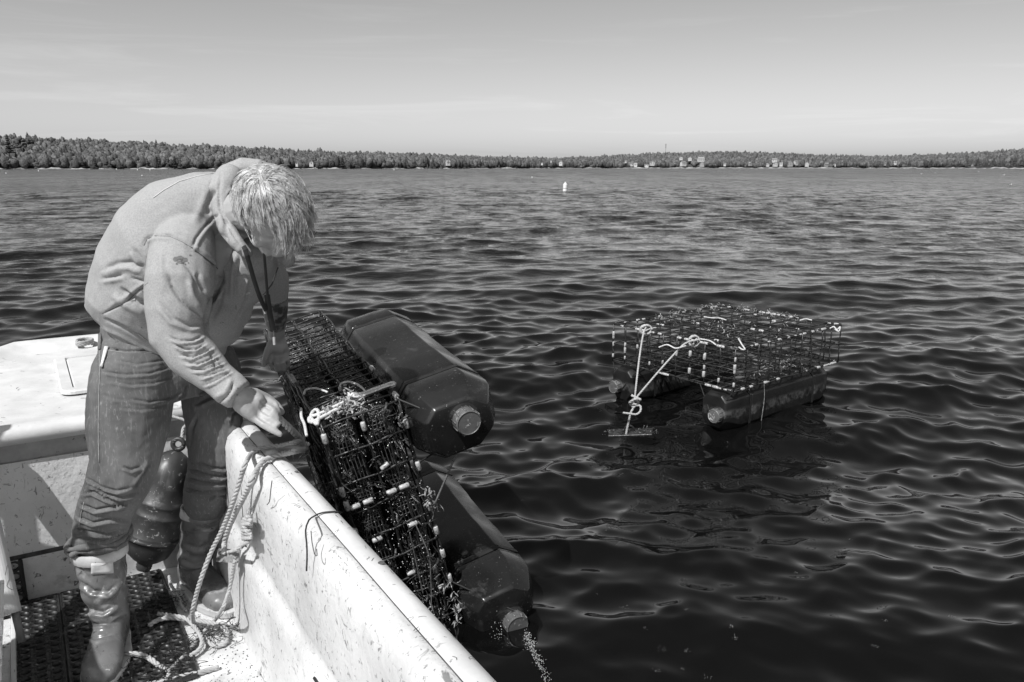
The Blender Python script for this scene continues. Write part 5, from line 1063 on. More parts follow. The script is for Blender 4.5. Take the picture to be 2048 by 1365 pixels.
JS = [
    ([(197, 668), (199, 720), (197, 790), (196, 860), (197, 930), (192, 955)], 1.6, -.0035, None, 2.7), ([(192, 668), (194, 790), (192, 930)], 2, .003, None, 2.7),
    ([(212, 696), (250, 703), (290, 702), (325, 707)], 1.8, .006, None, 2.7), ([(212, 700), (215, 730), (222, 738)], 1.6, .003), ([(376, 770), (370, 790), (358, 803)], 3, .010, None, 2.8),
    ([(205, 745), (250, 752), (300, 748), (345, 735)], 4, .004, None, 2.7, 'f'), ([(215, 762), (260, 772), (310, 768), (350, 752)], 4, .003, None, 2.7, 'f'), ([(230, 722), (275, 730), (330, 722)], 4, .003, None, 2.7, 'f'), ([(260, 800), (300, 806), (345, 796), (365, 785)], 4, .004, None, 2.7, 'f'), ([(240, 818), (285, 822), (330, 812)], 4, .002, None, 2.7, 'f'), ([(205, 790), (225, 800), (250, 802)], 4, .002, None, 2.7, 'f'),
    # knee bunching
    ([(172, 958), (200, 975), (232, 984), (262, 977)], 4, .007, None, 2.6, 'f'), ([(180, 972), (210, 990), (245, 998), (275, 987)], 4, .007, None, 2.6, 'f'), ([(165, 990), (185, 985), (210, 998), (240, 1010), (262, 1004)], 4, .008, None, 2.6, 'f'), ([(160, 1010), (190, 1022), (225, 1015), (258, 1012)], 4, .009, None, 2.6, 'f'),
    ([(245, 935), (262, 942), (280, 935)], 4, .006, None, 2.6, 'f'), ([(155, 1035), (185, 1048), (220, 1040), (255, 1045)], 4, .008, None, 2.6, 'f'), ([(150, 1060), (180, 1066), (215, 1072), (250, 1062)], 4, .010, None, 2.6, 'f'), ([(140, 1075), (175, 1082), (220, 1080), (258, 1066)], 3, .008, None, 2.6),
    ([(165, 1000), (160, 1030), (155, 1060)], 2, -.003), ([(300, 925), (282, 955), (268, 975)], 5, .008, None, 2.6, 'f'),
    # far leg
    ([(392, 835), (382, 860), (378, 900)], 5, .006, 2.45, 3, 'f'), ([(395, 925), (415, 935), (445, 940), (470, 932)], 3.6, .010, 2.45, 3, 'f'), ([(382, 940), (405, 950), (440, 956), (468, 948)], 3.6, .011, 2.45, 3, 'f'), ([(375, 958), (400, 966), (435, 970), (462, 965)], 3.6, .010, 2.45, 3, 'f'), ([(370, 978), (400, 986), (440, 985), (462, 978)], 3.4, .009, 2.45, 3, 'f'),
    ([(480, 820), (465, 828), (462, 845)], 5, .010, 2.45, 3, 'f'), ([(478, 860), (466, 866), (470, 880)], 5, .008, 2.45, 3, 'f'), ([(372, 860), (376, 910), (384, 930)], 2, .004, 2.45, 3), ([(400, 790), (430, 778), (465, 770)], 5, .010, 2.45, 3, 'f'), ([(395, 810), (425, 795), (460, 795)], 5, .007, 2.45, 3, 'f'), ([(418, 1000), (432, 992), (455, 995)], 3, .006, 2.45, 3, 'f'),
]
jeans = cloth('jeans', J_, .0044, JS, M['denim'], 7, [(.0022, 22, 7), (.0015, 60, 8), (.0007, 150, 9)])
# turned up cuff bunched on the near boot
cu = [at(198, 1074, 2.395) + np.array([.093 * math.cos(a), .088 * math.sin(a), .008 * math.sin(3 * a) + .012 * math.cos(a)]) for a in np.linspace(0, 2 * math.pi, 22)]
cu2 = [p + np.array([.004 * math.cos(i * 1.9), .004 * math.sin(i * 1.3), -.016 + .004 * math.sin(i * 2.2)]) for i, p in enumerate(cu)]
mk('cuff', *tube(np.array(cu) - PC, [.010 + .003 * math.sin(i * 1.7) for i in range(22)], 8), M['denim'], jeans, smooth=True); mk('cuff', *tube(np.array(cu2) - PC, [.009 + .003 * math.sin(i * 2.3) for i in range(22)], 8), M['denim'], jeans, smooth=True)
# pale stitching
for pts, Y0 in (([(199, 672), (200, 720), (198, 790), (197, 860), (198, 930), (193, 952)], 0),): pass
# ---------------- boots
KB = 1.13
def boot(name, top, ank, fdir, Rt, Ra, heelz, strokes, seed, label):
    fdir = unit_(fdir); side = np.array([-fdir[1], fdir[0], 0]); g = np.array([ank[0], ank[1], DK])
    parts = []
    secs_ = []
    n = 8
    for i in range(n + 1):
        t = i / n; c = top * (1 - t) + (ank + (0, 0, .0)) * t; r = Rt * (1 - t) + Ra * t; r *= 1 + .03 * math.sin(i * 2.1 + seed); secs_.append((c + fdir * .008 * math.sin(i * 1.7), side * r * .96, fdir * r * 1.02, .95))
    parts.append(loft(secs_, 30))
    def P(f, s, z): return g + fdir * f * KB + side * s * KB + (0, 0, z * 1.05)
    parts.append(caps_tube([ank + (0, 0, .02), P(-.01, 0, .085)], [Ra, .056], 20)); parts.append(loft([(P(-.075, 0, .055), side * .020, np.array([0, 0, .03]), .9), (P(-.068, 0, .06), side * .042, np.array([0, 0, .055]), .9), (P(-.02, 0, .065), side * .050, np.array([0, 0, .07]), .9), (P(.04, 0, .062), side * .051, np.array([0, 0, .066]), .9), (P(.10, 0, .05), side * .055, np.array([0, 0, .048]), .85), (P(.16, 0, .045), side * .058, np.array([0, 0, .040]), .85), (P(.20, 0, .042), side * .049, np.array([0, 0, .034]), .85), (P(.225, 0, .036), side * .024, np.array([0, 0, .020]), .9)], 26))
    V, Q = remesh(parts, .0055, 4, .5); N_ = vnormals(V, Q); hz = np.clip((V[:, 2] - DK - .08) / .1, 0, 1)
    V = V + N_ * ((lump(V, .004, 26, seed) + .0025 * np.sin((V[:, 2]) * 95 + 2.5 * np.sin(V @ side * 30 + seed))) * hz)[:, None]
    V = sculpt(V, Q, strokes); V = relax(V, Q, 1, .3)
    b = mk_np(name, V - PC, Q, M['rubber_boot'], person, smooth=True)
    if label: b['label'] = label
    # sole
    out = []
    for k in range(40):
        a = 2 * math.pi * k / 40; c, s = math.cos(a), math.sin(a); f = .075 + c * .164; wd = .054 - .010 * math.exp(-((f + .0) / .05) ** 2); out.append((f, s * (wd + .009)))
    V = []; 
    for z, k in ((.002, .97), (.006, 1.0), (.024, 1.0), (.029, .96)): V += [P(.075 + (f - .075) * k, s * k, z) - PC for f, s in out]
    Fc = [(i * 40 + k, i * 40 + (k + 1) % 40, (i + 1) * 40 + (k + 1) % 40, (i + 1) * 40 + k) for i in range(3) for k in range(40)] + [tuple(range(39, -1, -1)), tuple(range(120, 160))]
    so_ = mk('sole', V, Fc, M['boot_sole'], b, smooth=False)
    # pale rolled top band
    ax = unit_(top - ank); q = []
    for k in range(33):
        a = 2 * math.pi * k / 32; q.append(top + side * math.cos(a) * Rt * .975 + fdir * math.sin(a) * Rt * 1.035)
    V = []; Fc = []; nn = 32
    for (dz, kk) in ((-.030, 1.02), (-.028, 1.055), (.004, 1.06), (.006, 1.02), (.003, .95), (-.03, .93)):
        V += [top + (p - top) * kk + ax * dz - PC for p in q[:32]]
    Fc = [(i * nn + k, i * nn + (k + 1) % nn, (i + 1) * nn + (k + 1) % nn, (i + 1) * nn + k) for i in range(5) for k in range(nn)]
    mk('top_band', V, Fc, M['boot_sole'], b, smooth=True)
    return b, side, fdir
topR = at(197, 1092, 2.40); aR = ankR
bR, _, _ = boot('boot', topR, aR, (.28, -.96, 0), .083, .060, 0, [([(155, 1160), (185, 1185), (215, 1188), (235, 1170)], 5, .010, None, None, 'f'), ([(150, 1200), (175, 1222), (205, 1228), (228, 1215)], 5, .009, None, None, 'f'), ([(158, 1240), (185, 1252), (215, 1250)], 4, .008, None, None, 'f'), ([(160, 1268), (190, 1280), (225, 1270)], 4, .007, None, None, 'f'), ([(191, 1100), (191, 1150), (188, 1200), (188, 1250)], 1.3, -.003), ([(212, 1100), (214, 1150)], 1.2, -.002), ([(150, 1120), (165, 1150), (180, 1165)], 6, .006, None, None, 'f')], 2, 'lighter scuffed boot nearer the camera')
topL = at(410, 1012, 2.69); aL = ankL
bL, _, _ = boot('boot', topL, aL, (.72, -.69, 0), .080, .062, 0, [([(370, 1090), (395, 1100), (420, 1095)], 5, .008, None, None, 'f'), ([(360, 1120), (385, 1132), (415, 1125)], 5, .008, None, None, 'f'), ([(420, 1020), (418, 1060), (415, 1090)], 1.3, -.003)], 5, 'boot standing farther back against the gunwale wall')
def stick(px, py, wpx, hpx, ymin, ymax, name, m_, par, dz=.002, nx=6, ny=4):
    """small patch fastened on the surface of a part, found by casting a ray"""
    dg = bpy.context.evaluated_depsgraph_get(); V = []
    o_ = par; inv = o_.matrix_world.inverted()
    for j in range(ny + 1):
        for i in range(nx + 1):
            P1_ = at(px + wpx * (i / nx - .5), py + hpx * (j / ny - .5) - wpx * .08 * (i / nx - .5), 2.0); d = Vector(P1_ - np.array([0, 0, H])).normalized(); a = inv @ Vector((0, 0, H)); dd = (inv.to_3x3() @ d).normalized()
            ok, loc, nrm, ix = o_.ray_cast(a, dd)
            if not ok: return None
            V.append(np.array(loc) + np.array(nrm) * dz)
    n = nx + 1; Fc = [(j * n + i, j * n + i + 1, (j + 1) * n + i + 1, (j + 1) * n + i) for j in range(ny) for i in range(nx)]
    V2 = [v for v in V]; 
    o = mk(name, V, Fc, m_, par, smooth=True); sm = o.modifiers.new('t', 'SOLIDIFY'); sm.thickness = .0015; sm.offset = 1; return o
bpy.context.view_layer.update()
stick(204, 1136, 42, 22, 0, 9, 'label_patch', M['patch'], bR, .006); stick(425, 1050, 34, 16, 0, 9, 'label_patch', M['patch'], bL, .006)
# stains on the hoodie: two ovals and drips on the upper sleeve, pale spots on the belly, back print stripe
def blot(px, py, rx, ry, par, m_, name, k=9, seed=0):
    r_ = np.random.default_rng(seed); inv = par.matrix_world.inverted(); V = []
    for (sx) in [0, 1]:
        for i in range(k if sx else 1):
            a = 2 * math.pi * i / k; rr = r_.uniform(.75, 1.15) * sx; P1_ = at(px + rx * rr * math.cos(a), py + ry * rr * math.sin(a), 2.0); d = Vector(P1_ - np.array([0, 0, H])).normalized()
            ok, loc, nrm, ix = par.ray_cast(inv @ Vector((0, 0, H)), (inv.to_3x3() @ d).normalized())
            if not ok: return
            V.append(np.array(loc) + np.array(nrm) * .0012)
    mk(name, V, [(0, 1 + i, 1 + (i + 1) % k) for i in range(k)], m_, par)
for i, (a, b, c, d) in enumerate([(352, 519, 6, 5), (361, 516, 7, 4.5), (370, 520, 5, 5), (361, 525, 8, 3), (353, 528, 2, 2), (370, 529, 1.8, 1.8), (377, 526, 1.5, 1.5), (380, 511, 2.5, 1.5), (472, 614, 1, 6), (446, 645, 2, 1.2), (441, 646, 1.3, 1), (283, 655, 1.5, 1.5), (475, 777, 2, 1.5), (474, 790, 2, 1.5), (486, 653, 1.3, 1)]): blot(a, b, c, d, hoodie, M['spot'], 'stain', seed=i)
for i, (a, b, c, d) in enumerate([(494, 588, 3.5, 2.5), (498, 586, 3, 2)]): blot(a, b, c, d, hoodie, M['patch'], 'paint_speck', seed=i)
def surf(px, py, par, off=.002):
    inv = par.matrix_world.inverted(); P1_ = at(px, py, 2.0); d = Vector(P1_ - np.array([0, 0, H])).normalized()
    ok, loc, nrm, ix = par.ray_cast(inv @ Vector((0, 0, H)), (inv.to_3x3() @ d).normalized())
    return (np.array(loc) + np.array(nrm) * off) if ok else None
def line_on(par, pts, r, m_, name, n=5, off=.001, step=6, flat=1.):
    P = []
    for (x0, y0), (x1, y1) in zip(pts[:-1], pts[1:]):
        k = max(1, int(math.hypot(x1 - x0, y1 - y0) / step))
        for i in range(k): P.append((x0 + (x1 - x0) * i / k, y0 + (y1 - y0) * i / k))
    P.append(pts[-1]); Q = [surf(x, y, par, off) for x, y in P]; Q = [q for q in Q if q is not None]
    if len(Q) < 3: return None
    Q = [Q[0]] + [b for a, b in zip(Q[:-1], Q[1:]) if np.linalg.norm(b - a) < .06]
    if len(Q) > 2: return mk(name, *tube(np.array(Q), r, n, flat=flat), m_, par, smooth=True)
M['thread'] = mat('pale_thread', .32, .22, 90, .9)
line_on(jeans, [(199, 690), (200, 740), (198, 790), (197, 860), (198, 925)], .0013, M['thread'], 'stitching', 4)
line_on(jeans, [(214, 701), (250, 706), (290, 705), (320, 709)], .0011, M['thread'], 'stitching', 4)
line_on(jeans, [(168, 1005), (162, 1030), (158, 1055)], .0012, M['thread'], 'stitching', 4)
line_on(hoodie, [(306, 396), (328, 380), (358, 363), (392, 353), (425, 347)], .0032, M['print'], 'back_print', 6, off=.0, flat=.4)
M['seamcloth'] = mat('fleece_seam_shade', .10, .15, 90, .95, spec=.2)  # seam lines darkened to paint in the crease shadow beside the stitching
for pts in ([(288, 492), (294, 479), (310, 472), (340, 474), (365, 485), (386, 497)], [(386, 495), (393, 478), (406, 460), (425, 440)], [(386, 498), (405, 512), (428, 530), (440, 544)], [(296, 566), (275, 583), (255, 603), (228, 617), (205, 628)], [(440, 806), (453, 795), (463, 780), (466, 766)]):
    line_on(hoodie, pts, .0013, M['seamcloth'], 'seam', 4, off=.0)
line_on(hoodie, [(494, 787), (486, 801), (470, 814)], .0035, M['hoodie'], 'cuff_edge', 6, off=.0)
# ring, folding knife clip at the pocket
ta, tb_ = surf(216, 696, jeans, .006), surf(206, 734, jeans, .007)
mk('pocket_tool', *tube([ta, ta * .7 + tb_ * .3, ta * .2 + tb_ * .8, tb_], [.0075, .0065, .0045, .0055], 8, flat=.6), M['bright_metal'], jeans, smooth=True)
for bx in (198, 232):
    q1, q2 = surf(bx + 4, 668, jeans, .003), surf(bx + 2, 700, jeans, .003)
    if q1 is not None and q2 is not None: mk('belt_loop', *tube([q1, (q1 + q2) / 2, q2], .0055, 6, flat=.5), M['denim'], jeans, smooth=True)
rg = surf(297, 692, jeans, .012)
mk('key_ring', *tube([rg + np.array([.012 * math.cos(a), .004 * math.sin(a), .009 * math.sin(a)]) for a in np.linspace(0, 6.28, 18)], .0018, 6), M['metal'], jeans, smooth=True)
mk('key_ring', *tube([rg + np.array([.030 + .010 * math.cos(a), .004 * math.sin(a), -.012 + .007 * math.sin(a)]) for a in np.linspace(0, 6.28, 18)], .0016, 6), M['black'], jeans, smooth=True)
mk('drawcord', *tube([surf(x, y, hoodie, .004) if surf(x, y, hoodie, .004) is not None else rg for x, y in [(275, 668), (288, 678)]] + [rg + (-.01, 0, .01), rg], .0022, 5), M['rope'], hoodie)
# lanyard
def band(pts, w, m_, name, par):
    P = spline([p for p in pts], .015); T, A, Bn = frames(P); V = []
    for p, t in zip(P, T):
        s = np.cross(t, unit_(p - np.array([0, 0, H]))); s /= np.linalg.norm(s); nrm = np.cross(s, t); V += [p + s * w / 2 - PC, p + nrm * .0008 - PC, p - s * w / 2 - PC, p - nrm * .0008 - PC]
    n = len(P); Fc = [(i * 4 + k, i * 4 + (k + 1) % 4, (i + 1) * 4 + (k + 1) % 4, (i + 1) * 4 + k) for i in range(n - 1) for k in range(4)]; return mk(name, V, Fc, m_, par)
band([at(482, 482, 2.36), at(490, 500, 2.285), at(498, 525, 2.30), at(508, 560, 2.335), at(518, 590, 2.36), at(532, 622, 2.40)], .013, M['strap'], 'lanyard', person)
band([at(527, 495, 2.36), at(528, 508, 2.31), at(531, 540, 2.34), at(535, 590, 2.38), at(540, 625, 2.42)], .008, M['strap'], 'lanyard', person)
band([at(556, 535, 2.42), at(543, 570, 2.41), at(526, 590, 2.38)], .004, M['strap'], 'lanyard', person)
la = band([at(534, 590, 2.38), at(540, 630, 2.42), at(547, 662, 2.44)], .017, M['strap'], 'lanyard', person)
mk('lanyard_clip', *tube([at(548, 675, 2.45) - PC, at(549, 690, 2.45) - PC], .0048, 8), M['clip'], la); mk('lanyard_clip', *tube([at(526, 616, 2.40) - PC, at(530, 628, 2.40) - PC], .0022, 6), M['clip'], la)
mk('lanyard_clip', *tube([at(547, 662, 2.44) - PC, at(548, 675, 2.45) - PC], .002, 6), M['metal'], la)
# tattooed skin: a thin sleeve hugging the left forearm
me = person.data; co = np.zeros(len(me.vertices) * 3, np.float32); me.vertices.foreach_get('co', co); co = co.reshape(-1, 3) + PC; no_ = np.zeros(len(me.vertices) * 3, np.float32); me.vertices.foreach_get('normal', no_); no_ = no_.reshape(-1, 3)
ab = wrL - elL; t_ = ((co - elL) @ ab) / (ab @ ab); dd = np.linalg.norm(co - elL - t_[:, None] * ab, axis=1); ok = (t_ > .02) & (t_ < .80) & (dd < .065)
Fq = [tuple(p.vertices) for p in me.polygons if all(ok[v] for v in p.vertices)]; ids = sorted({v for f in Fq for v in f}); mp_ = {v: i for i, v in enumerate(ids)}
mk('tattoo', co[ids] - PC + no_[ids] * .0007, [tuple(mp_[v] for v in f) for f in Fq], M['tattoo'], person, smooth=True)
# ---------------- hair
def build_hair():
    r_ = np.random.default_rng(21); parts = []
    cap = ell(hd(0, -.012, .026), (.083, .104, .102), HA, 26, 16); V, Fc = cap; V = np.array(V)
    loc = (V - headc) @ HA.T; 
    keep = (loc[:, 1] < .055 + loc[:, 2] * .25) & (loc[:, 2] > -.045) & ~((loc[:, 0] > .025) & ((loc[:, 1] > .018 + .25 * loc[:, 2]) | ((loc[:, 2] < .02) & (loc[:, 1] > -.04))))
    V = V + unit_(f_) * 0; V += r_.normal(0, .0012, V.shape); Fc = [f for f in Fc if all(keep[i] for i in f)]
    scalp = mk('scalp_hair', V - PC, Fc, M['hair_dark'], person, smooth=True)
    # locks: clumps that fan out from the whorl and get blown forward
    wh = unit_((.05, -.22, .97))                                  # whorl in head axes (right, face, up)
    VV, QQ, o = [], [], 0
    nl = 1150
    for c in range(nl):
        while True:
            d = r_.normal(0, 1, 3); d /= np.linalg.norm(d)
            side_face = d[0] > .25 and (d[1] > .18 + .25 * d[2] or (d[2] < .12 and d[1] > -.42))
            if d[2] > -.45 and d[1] < .62 + .3 * d[2] and not side_face: break
        root = np.array([d[0] * .080, d[1] * .101 - .012, d[2] * .099 + .026])
        away = d - wh; away -= d * np.dot(away, d); away /= np.linalg.norm(away) + 1e-6
        swirl = np.cross(d, away) * .7
        wind = np.array([-.55, .75, .0]); wind = wind - d * np.dot(wind, d)
        lng = np.clip(.5 - .9 * d[0] + .9 * d[1], 0, 1); dr = unit_(away * .8 + swirl * r_.normal(.8, .6) + wind * (.3 + 1.1 * lng) + r_.normal(0, .26, 3)); L = r_.uniform(.04, .065) + .065 * lng * r_.uniform(.6, 1.3)
        lift = r_.uniform(.02, .28) * (2.2 if r_.uniform() < .10 else 1); ns = 8; bend = r_.normal(0, .5, 3); tone_ = r_.uniform()
        for k in range(r_.integers(8, 14)):
            p = root + r_.normal(0, .0034, 3); v = dr + r_.normal(0, .05, 3); P = [p]
            l2 = L * r_.uniform(.7, 1.15)
            for s in range(ns):
                nn = unit_(P[-1] - np.array([0, -.012, .015])); tl = v - nn * np.dot(v, nn); tl = unit_(tl) + nn * lift * (1 - s / ns * 1.3) + bend * s / ns * .5 + (np.array([0, .5, -.1]) * .18 * s)
                v = unit_(tl); q = P[-1] + v * l2 / ns
                e2 = (q - (0, -.012, .026)) / (.083, .105, .103); m_ = np.linalg.norm(e2)
                if m_ < 1.0: q = (0, -.012, .026) + e2 / m_ * (1.0 + .01 * s) * np.array((.083, .105, .103))
                P.append(q)
            P = np.array(P); W = headc + P @ HA - PC; rr = np.linspace(.00062, .0003, len(P)) * r_.uniform(.8, 1.4)
            T = np.gradient(W, axis=0); T /= np.linalg.norm(T, axis=1)[:, None]; a = np.cross(T, (0.3, .2, .9)); a /= np.linalg.norm(a, axis=1)[:, None]; b = np.cross(T, a)
            ring = np.stack([W + rr[:, None] * 1.25 * (a * math.cos(t_) + b * math.sin(t_)) for t_ in (0, 2.094, 4.189)], 1).reshape(-1, 3)
            n = len(P); i_, k_ = np.meshgrid(np.arange(n - 1), np.arange(3), indexing='ij'); Q = np.stack([i_ * 3 + k_, i_ * 3 + (k_ + 1) % 3, (i_ + 1) * 3 + (k_ + 1) % 3, (i_ + 1) * 3 + k_], -1).reshape(-1, 4)
            VV.append(ring); QQ.append(Q + o); o += len(ring)
    h = mk_np('hair', np.concatenate(VV), np.concatenate(QQ), M['hair'], person, smooth=True); h['kind'] = 'stuff'
    # stubble line is left to the skin; glasses temple arm
    mk('glasses', *tube([hd(.083, -.02, .012) - PC, hd(.080, .03, .012) - PC, hd(.070, .085, .006) - PC], .0014, 5), M['metal'], person)
build_hair()
# ================================================================== ROPES, FENDER AND GEAR IN THE BOAT
def ray_(px, py):
    a = (px - 1024) / F; b = -(py - 682.5) / F; return np.array([a, math.cos(TH) + b * math.sin(TH), -math.sin(TH) + b * math.cos(TH)])
def wp(px, py, n=-.15):        # point on a vertical plane parallel to the gunwale
    d = ray_(px, py); o = np.array([0, 0, H]); t = ((O0 + GN * n - o) @ GN) / (d @ GN); return o + d * t
def sp(px, py, s):             # point on a vertical plane across the boat
    d = ray_(px, py); o = np.array([0, 0, H]); t = ((O0 + GD * s - o) @ GD) / (d @ GD); return o + d * t
def dk(px, py, z=.012): return atz(px, py, DK + z)
def R_(name, pts, r, label, m_=None, cat_='rope', **kw):
    return tag(mk(name, *rope(pts, r, **kw), m_ or M['rope'], smooth=True), label, cat_)
capz = lambda x, y, z=.812: atz(x, y, z)
hook = wldN((.28, .06, HW + .02))
pc = at(457, 1112, 2.35); T_ = unit_((.92, -.36, .14)); Nv = unit_(np.array([0, 0, H]) - pc); Nv = unit_(Nv - T_ * (Nv @ T_)); Zp = unit_(np.cross(Nv, T_)); Zp = Zp if Zp[2] > 0 else -Zp
# wet rope from the hand to the cage
R_('haul_rope', [at(538, 824, 2.225), at(551, 831, 2.225), at(570, 848, 2.27), at(590, 866, 2.34), at(604, 884, 2.42), at(612, 897, 2.45)], .0105, 'wet stained rope pinched in the man\'s right hand, running to the cage', M['rope_wet'], wob=.0015)
R_('mooring_rope', [at(606, 880, 2.44), capz(585, 886, .86), capz(560, 892, .818), capz(538, 894, .815), capz(518, 898, .813), capz(503, 908, .805), wp(492, 925, -.142), wp(482, 955, -.155), wp(466, 1005, -.175), wp(444, 1060, -.20), wp(422, 1105, -.23), wp(404, 1152, -.26), wp(391, 1195, -.28), wp(385, 1225, -.29), dk(388, 1250, .02), dk(398, 1266)], .0076, 'pale rope over the gunwale hanging to the deck, the left and longer one')
R_('mooring_rope', [at(616, 886, 2.44), at(608, 898, 2.42), capz(590, 903, .85), capz(565, 909, .818), capz(545, 914, .816), capz(528, 922, .815), capz(514, 940, .806), wp(504, 960, -.142), wp(490, 990, -.152), wp(474, 1020, -.16), wp(458, 1055, -.17), wp(449, 1085, -.18), pc + Zp * .022 + Nv * .01 - T_ * .012, pc + Zp * .004 + Nv * .012 - T_ * .012], .0088, 'pale rope over the gunwale tied to the metal plate, the right one')
# metal plate hanging on the wall with its rope, knot and ring
e = empty('hinge_plate', 'tarnished metal plate with two holes hanging on the gunwale wall', 'metal plate', tuple(pc))
def holed_plate(L, W, holes, t=.006):
    import bmesh
    V = []; Fc = []; n = 16
    # outline grid with octagonal holes at each end, built from wedges
    xs = [-L, -L * .33, L * .33, L]; o = 0
    for i in range(3):
        x0, x1 = xs[i], xs[i + 1]; cx, cy = (x0 + x1) / 2, holes.get(i, (0, 0))[1]; cx += holes.get(i, (0, 0))[0]; r = .0075 if i in holes else 0
        if r == 0: 
            o = len(V); V += [(x0, -W, 0), (x1, -W, 0), (x1, W, 0), (x0, W, 0)]; Fc.append((o, o + 1, o + 2, o + 3)); continue
        o = len(V); 
        for k in range(n):
            a = 2 * math.pi * k / n; c, s = math.cos(a), math.sin(a); tx = ((x1 if c > 0 else x0) - cx) / c if abs(c) > 1e-6 else 1e9; ty = ((W if s > 0 else -W) - cy) / s if abs(s) > 1e-6 else 1e9; m_ = min(tx, ty); V += [(cx + r * c, cy + r * s, 0), (cx + m_ * c, cy + m_ * s, 0)]
        for k in range(n): k2 = (k + 1) % n; Fc.append((o + 2 * k, o + 2 * k + 1, o + 2 * k2 + 1, o + 2 * k2))
    return V, Fc
V, Fc = holed_plate(.045, .021, {0: (-.004, .006), 2: (.004, -.006)}); V = [T_ * v[0] + Zp * v[1] for v in V]; pl = mk('plate', V, Fc, M['metal'], e); sm = pl.modifiers.new('s', 'SOLIDIFY'); sm.thickness = .006; sm.offset = 0
mk('bolt', *ell(T_ * .034 - Zp * .006 + Nv * .006, (.006, .006, .006)), M['metal'], e); mk('bolt', *ell(-T_ * .036 - Zp * .013 + Nv * .006, (.005, .005, .005)), M['seam'], e)
rg0 = wp(500, 1026, -.145)
tag(mk('wall_ring', *tube([rg0 + GD * .014 * math.cos(a) + np.array([0, 0, .014 * math.sin(a)]) - GN * .01 * math.cos(a) for a in np.linspace(0, 6.283, 22)], .0028, 6), M['metal'], smooth=True), 'small steel ring eye fixed to the gunwale wall above the knot', 'ring')
kc = wp(494, 1052, -.155); kp = [rg0 + (0, 0, -.01)]
for k in range(26): kp.append(wp(494 + 9 * math.sin(k * 2.1), 1034 + k * 1.9, -.152 - .012 * math.cos(k * 1.7)))
kp += [wp(484, 1090, -.16), wp(476, 1098, -.172), pc + T_ * .018 + Zp * .014 + Nv * .012, pc + T_ * .004 + Zp * .012 + Nv * .014]
R_('knotted_rope', kp, .0062, 'short pale rope tied in a lumpy knot between ring and metal plate', M['rope'])
R_('thin_rope', [wp(470, 1122, -.17), wp(465, 1150, -.175), wp(457, 1185, -.19), wp(446, 1215, -.22), dk(430, 1240, .03), dk(415, 1255, .02), dk(398, 1278), dk(372, 1308), dk(350, 1330), dk(333, 1346)], .0065, 'thinner rope running from the metal plate down across the deck')
# loops lying on the deck
R_('deck_rope', [dk(297, 1252, .035), dk(318, 1240, .04), dk(345, 1236, .04), dk(375, 1240, .03), dk(405, 1243, .03), dk(430, 1248, .03), dk(448, 1256, .02), dk(456, 1270), dk(452, 1286), dk(436, 1292), dk(418, 1286), dk(408, 1274)], .0082, 'pale rope looped on the deck by the far boot')
R_('deck_rope', [dk(244, 1309, .035), dk(262, 1308, .035), dk(285, 1311, .03), dk(303, 1320, .03), dk(316, 1331, .02), dk(330, 1338), dk(338, 1350), dk(330, 1362), dk(305, 1368), dk(280, 1372)], .0085, 'worn rope end winding over the mat edge near the bottom of the photo')
R_('deck_rope', [dk(345, 1358), dk(370, 1352), dk(400, 1346), dk(425, 1338), dk(437, 1335)], .0085, 'short stiff piece of rope lying alone at the bottom of the deck', M['rope_wet'])
R_('deck_rope', [dk(316, 1228, .04), dk(345, 1232, .045), dk(372, 1238, .04), dk(392, 1258, .03), dk(404, 1280, .03), dk(398, 1300, .02), dk(380, 1312, .02)], .0075, 'second rope loop tangled under the hanging rope')
R_('boot_rope', [dk(338, 1150, .05), dk(341, 1168, .04), dk(350, 1182, .03), dk(358, 1196, .02), dk(364, 1212, .015), dk(372, 1222)], .006, 'thin rope behind the heel of the far boot')
# frayed black threads and dried weed
def threads(cs, n, L, r, seed, sp_=.03, up=.01):
    r_ = np.random.default_rng(seed); P = []
    for c in cs:
        for _ in range(n):
            p = np.array(c) + np.array([r_.normal(0, sp_), r_.normal(0, sp_), abs(r_.normal(0, up))]); a = r_.uniform(0, 6.28); pts = [p]
            for k in range(6): a += r_.normal(0, .8); pts.append(pts[-1] + np.array([math.cos(a), math.sin(a), 0]) * L / 6 + (0, 0, r_.normal(0, .002)))
            pts = [np.array([q[0], q[1], max(q[2], DK + .003)]) for q in pts]; P.append(tube(pts, r, 3))
    return cat(P)
tag(mk('loose_threads', *threads([dk(395, 1275), dk(425, 1268), dk(340, 1335), dk(455, 1262), dk(350, 1205), dk(310, 1330), dk(375, 1300), dk(345, 1345), dk(330, 1195)], 16, .09, .0011, 1), M['black']), 'frayed black threads and dried weed around the ropes on the deck', 'threads', kind='stuff')
tag(mk('dirt_crumbs', *drops([dk(470, 1310, 0), dk(500, 1340, 0), dk(440, 1360, 0), dk(360, 1190, 0), dk(480, 1270, 0)], 420, np.array((.09, .09, .0008)), .0009, .0032, 5), M['seam']), 'dark crumbs of dirt scattered on the pale deck', 'dirt', kind='stuff')
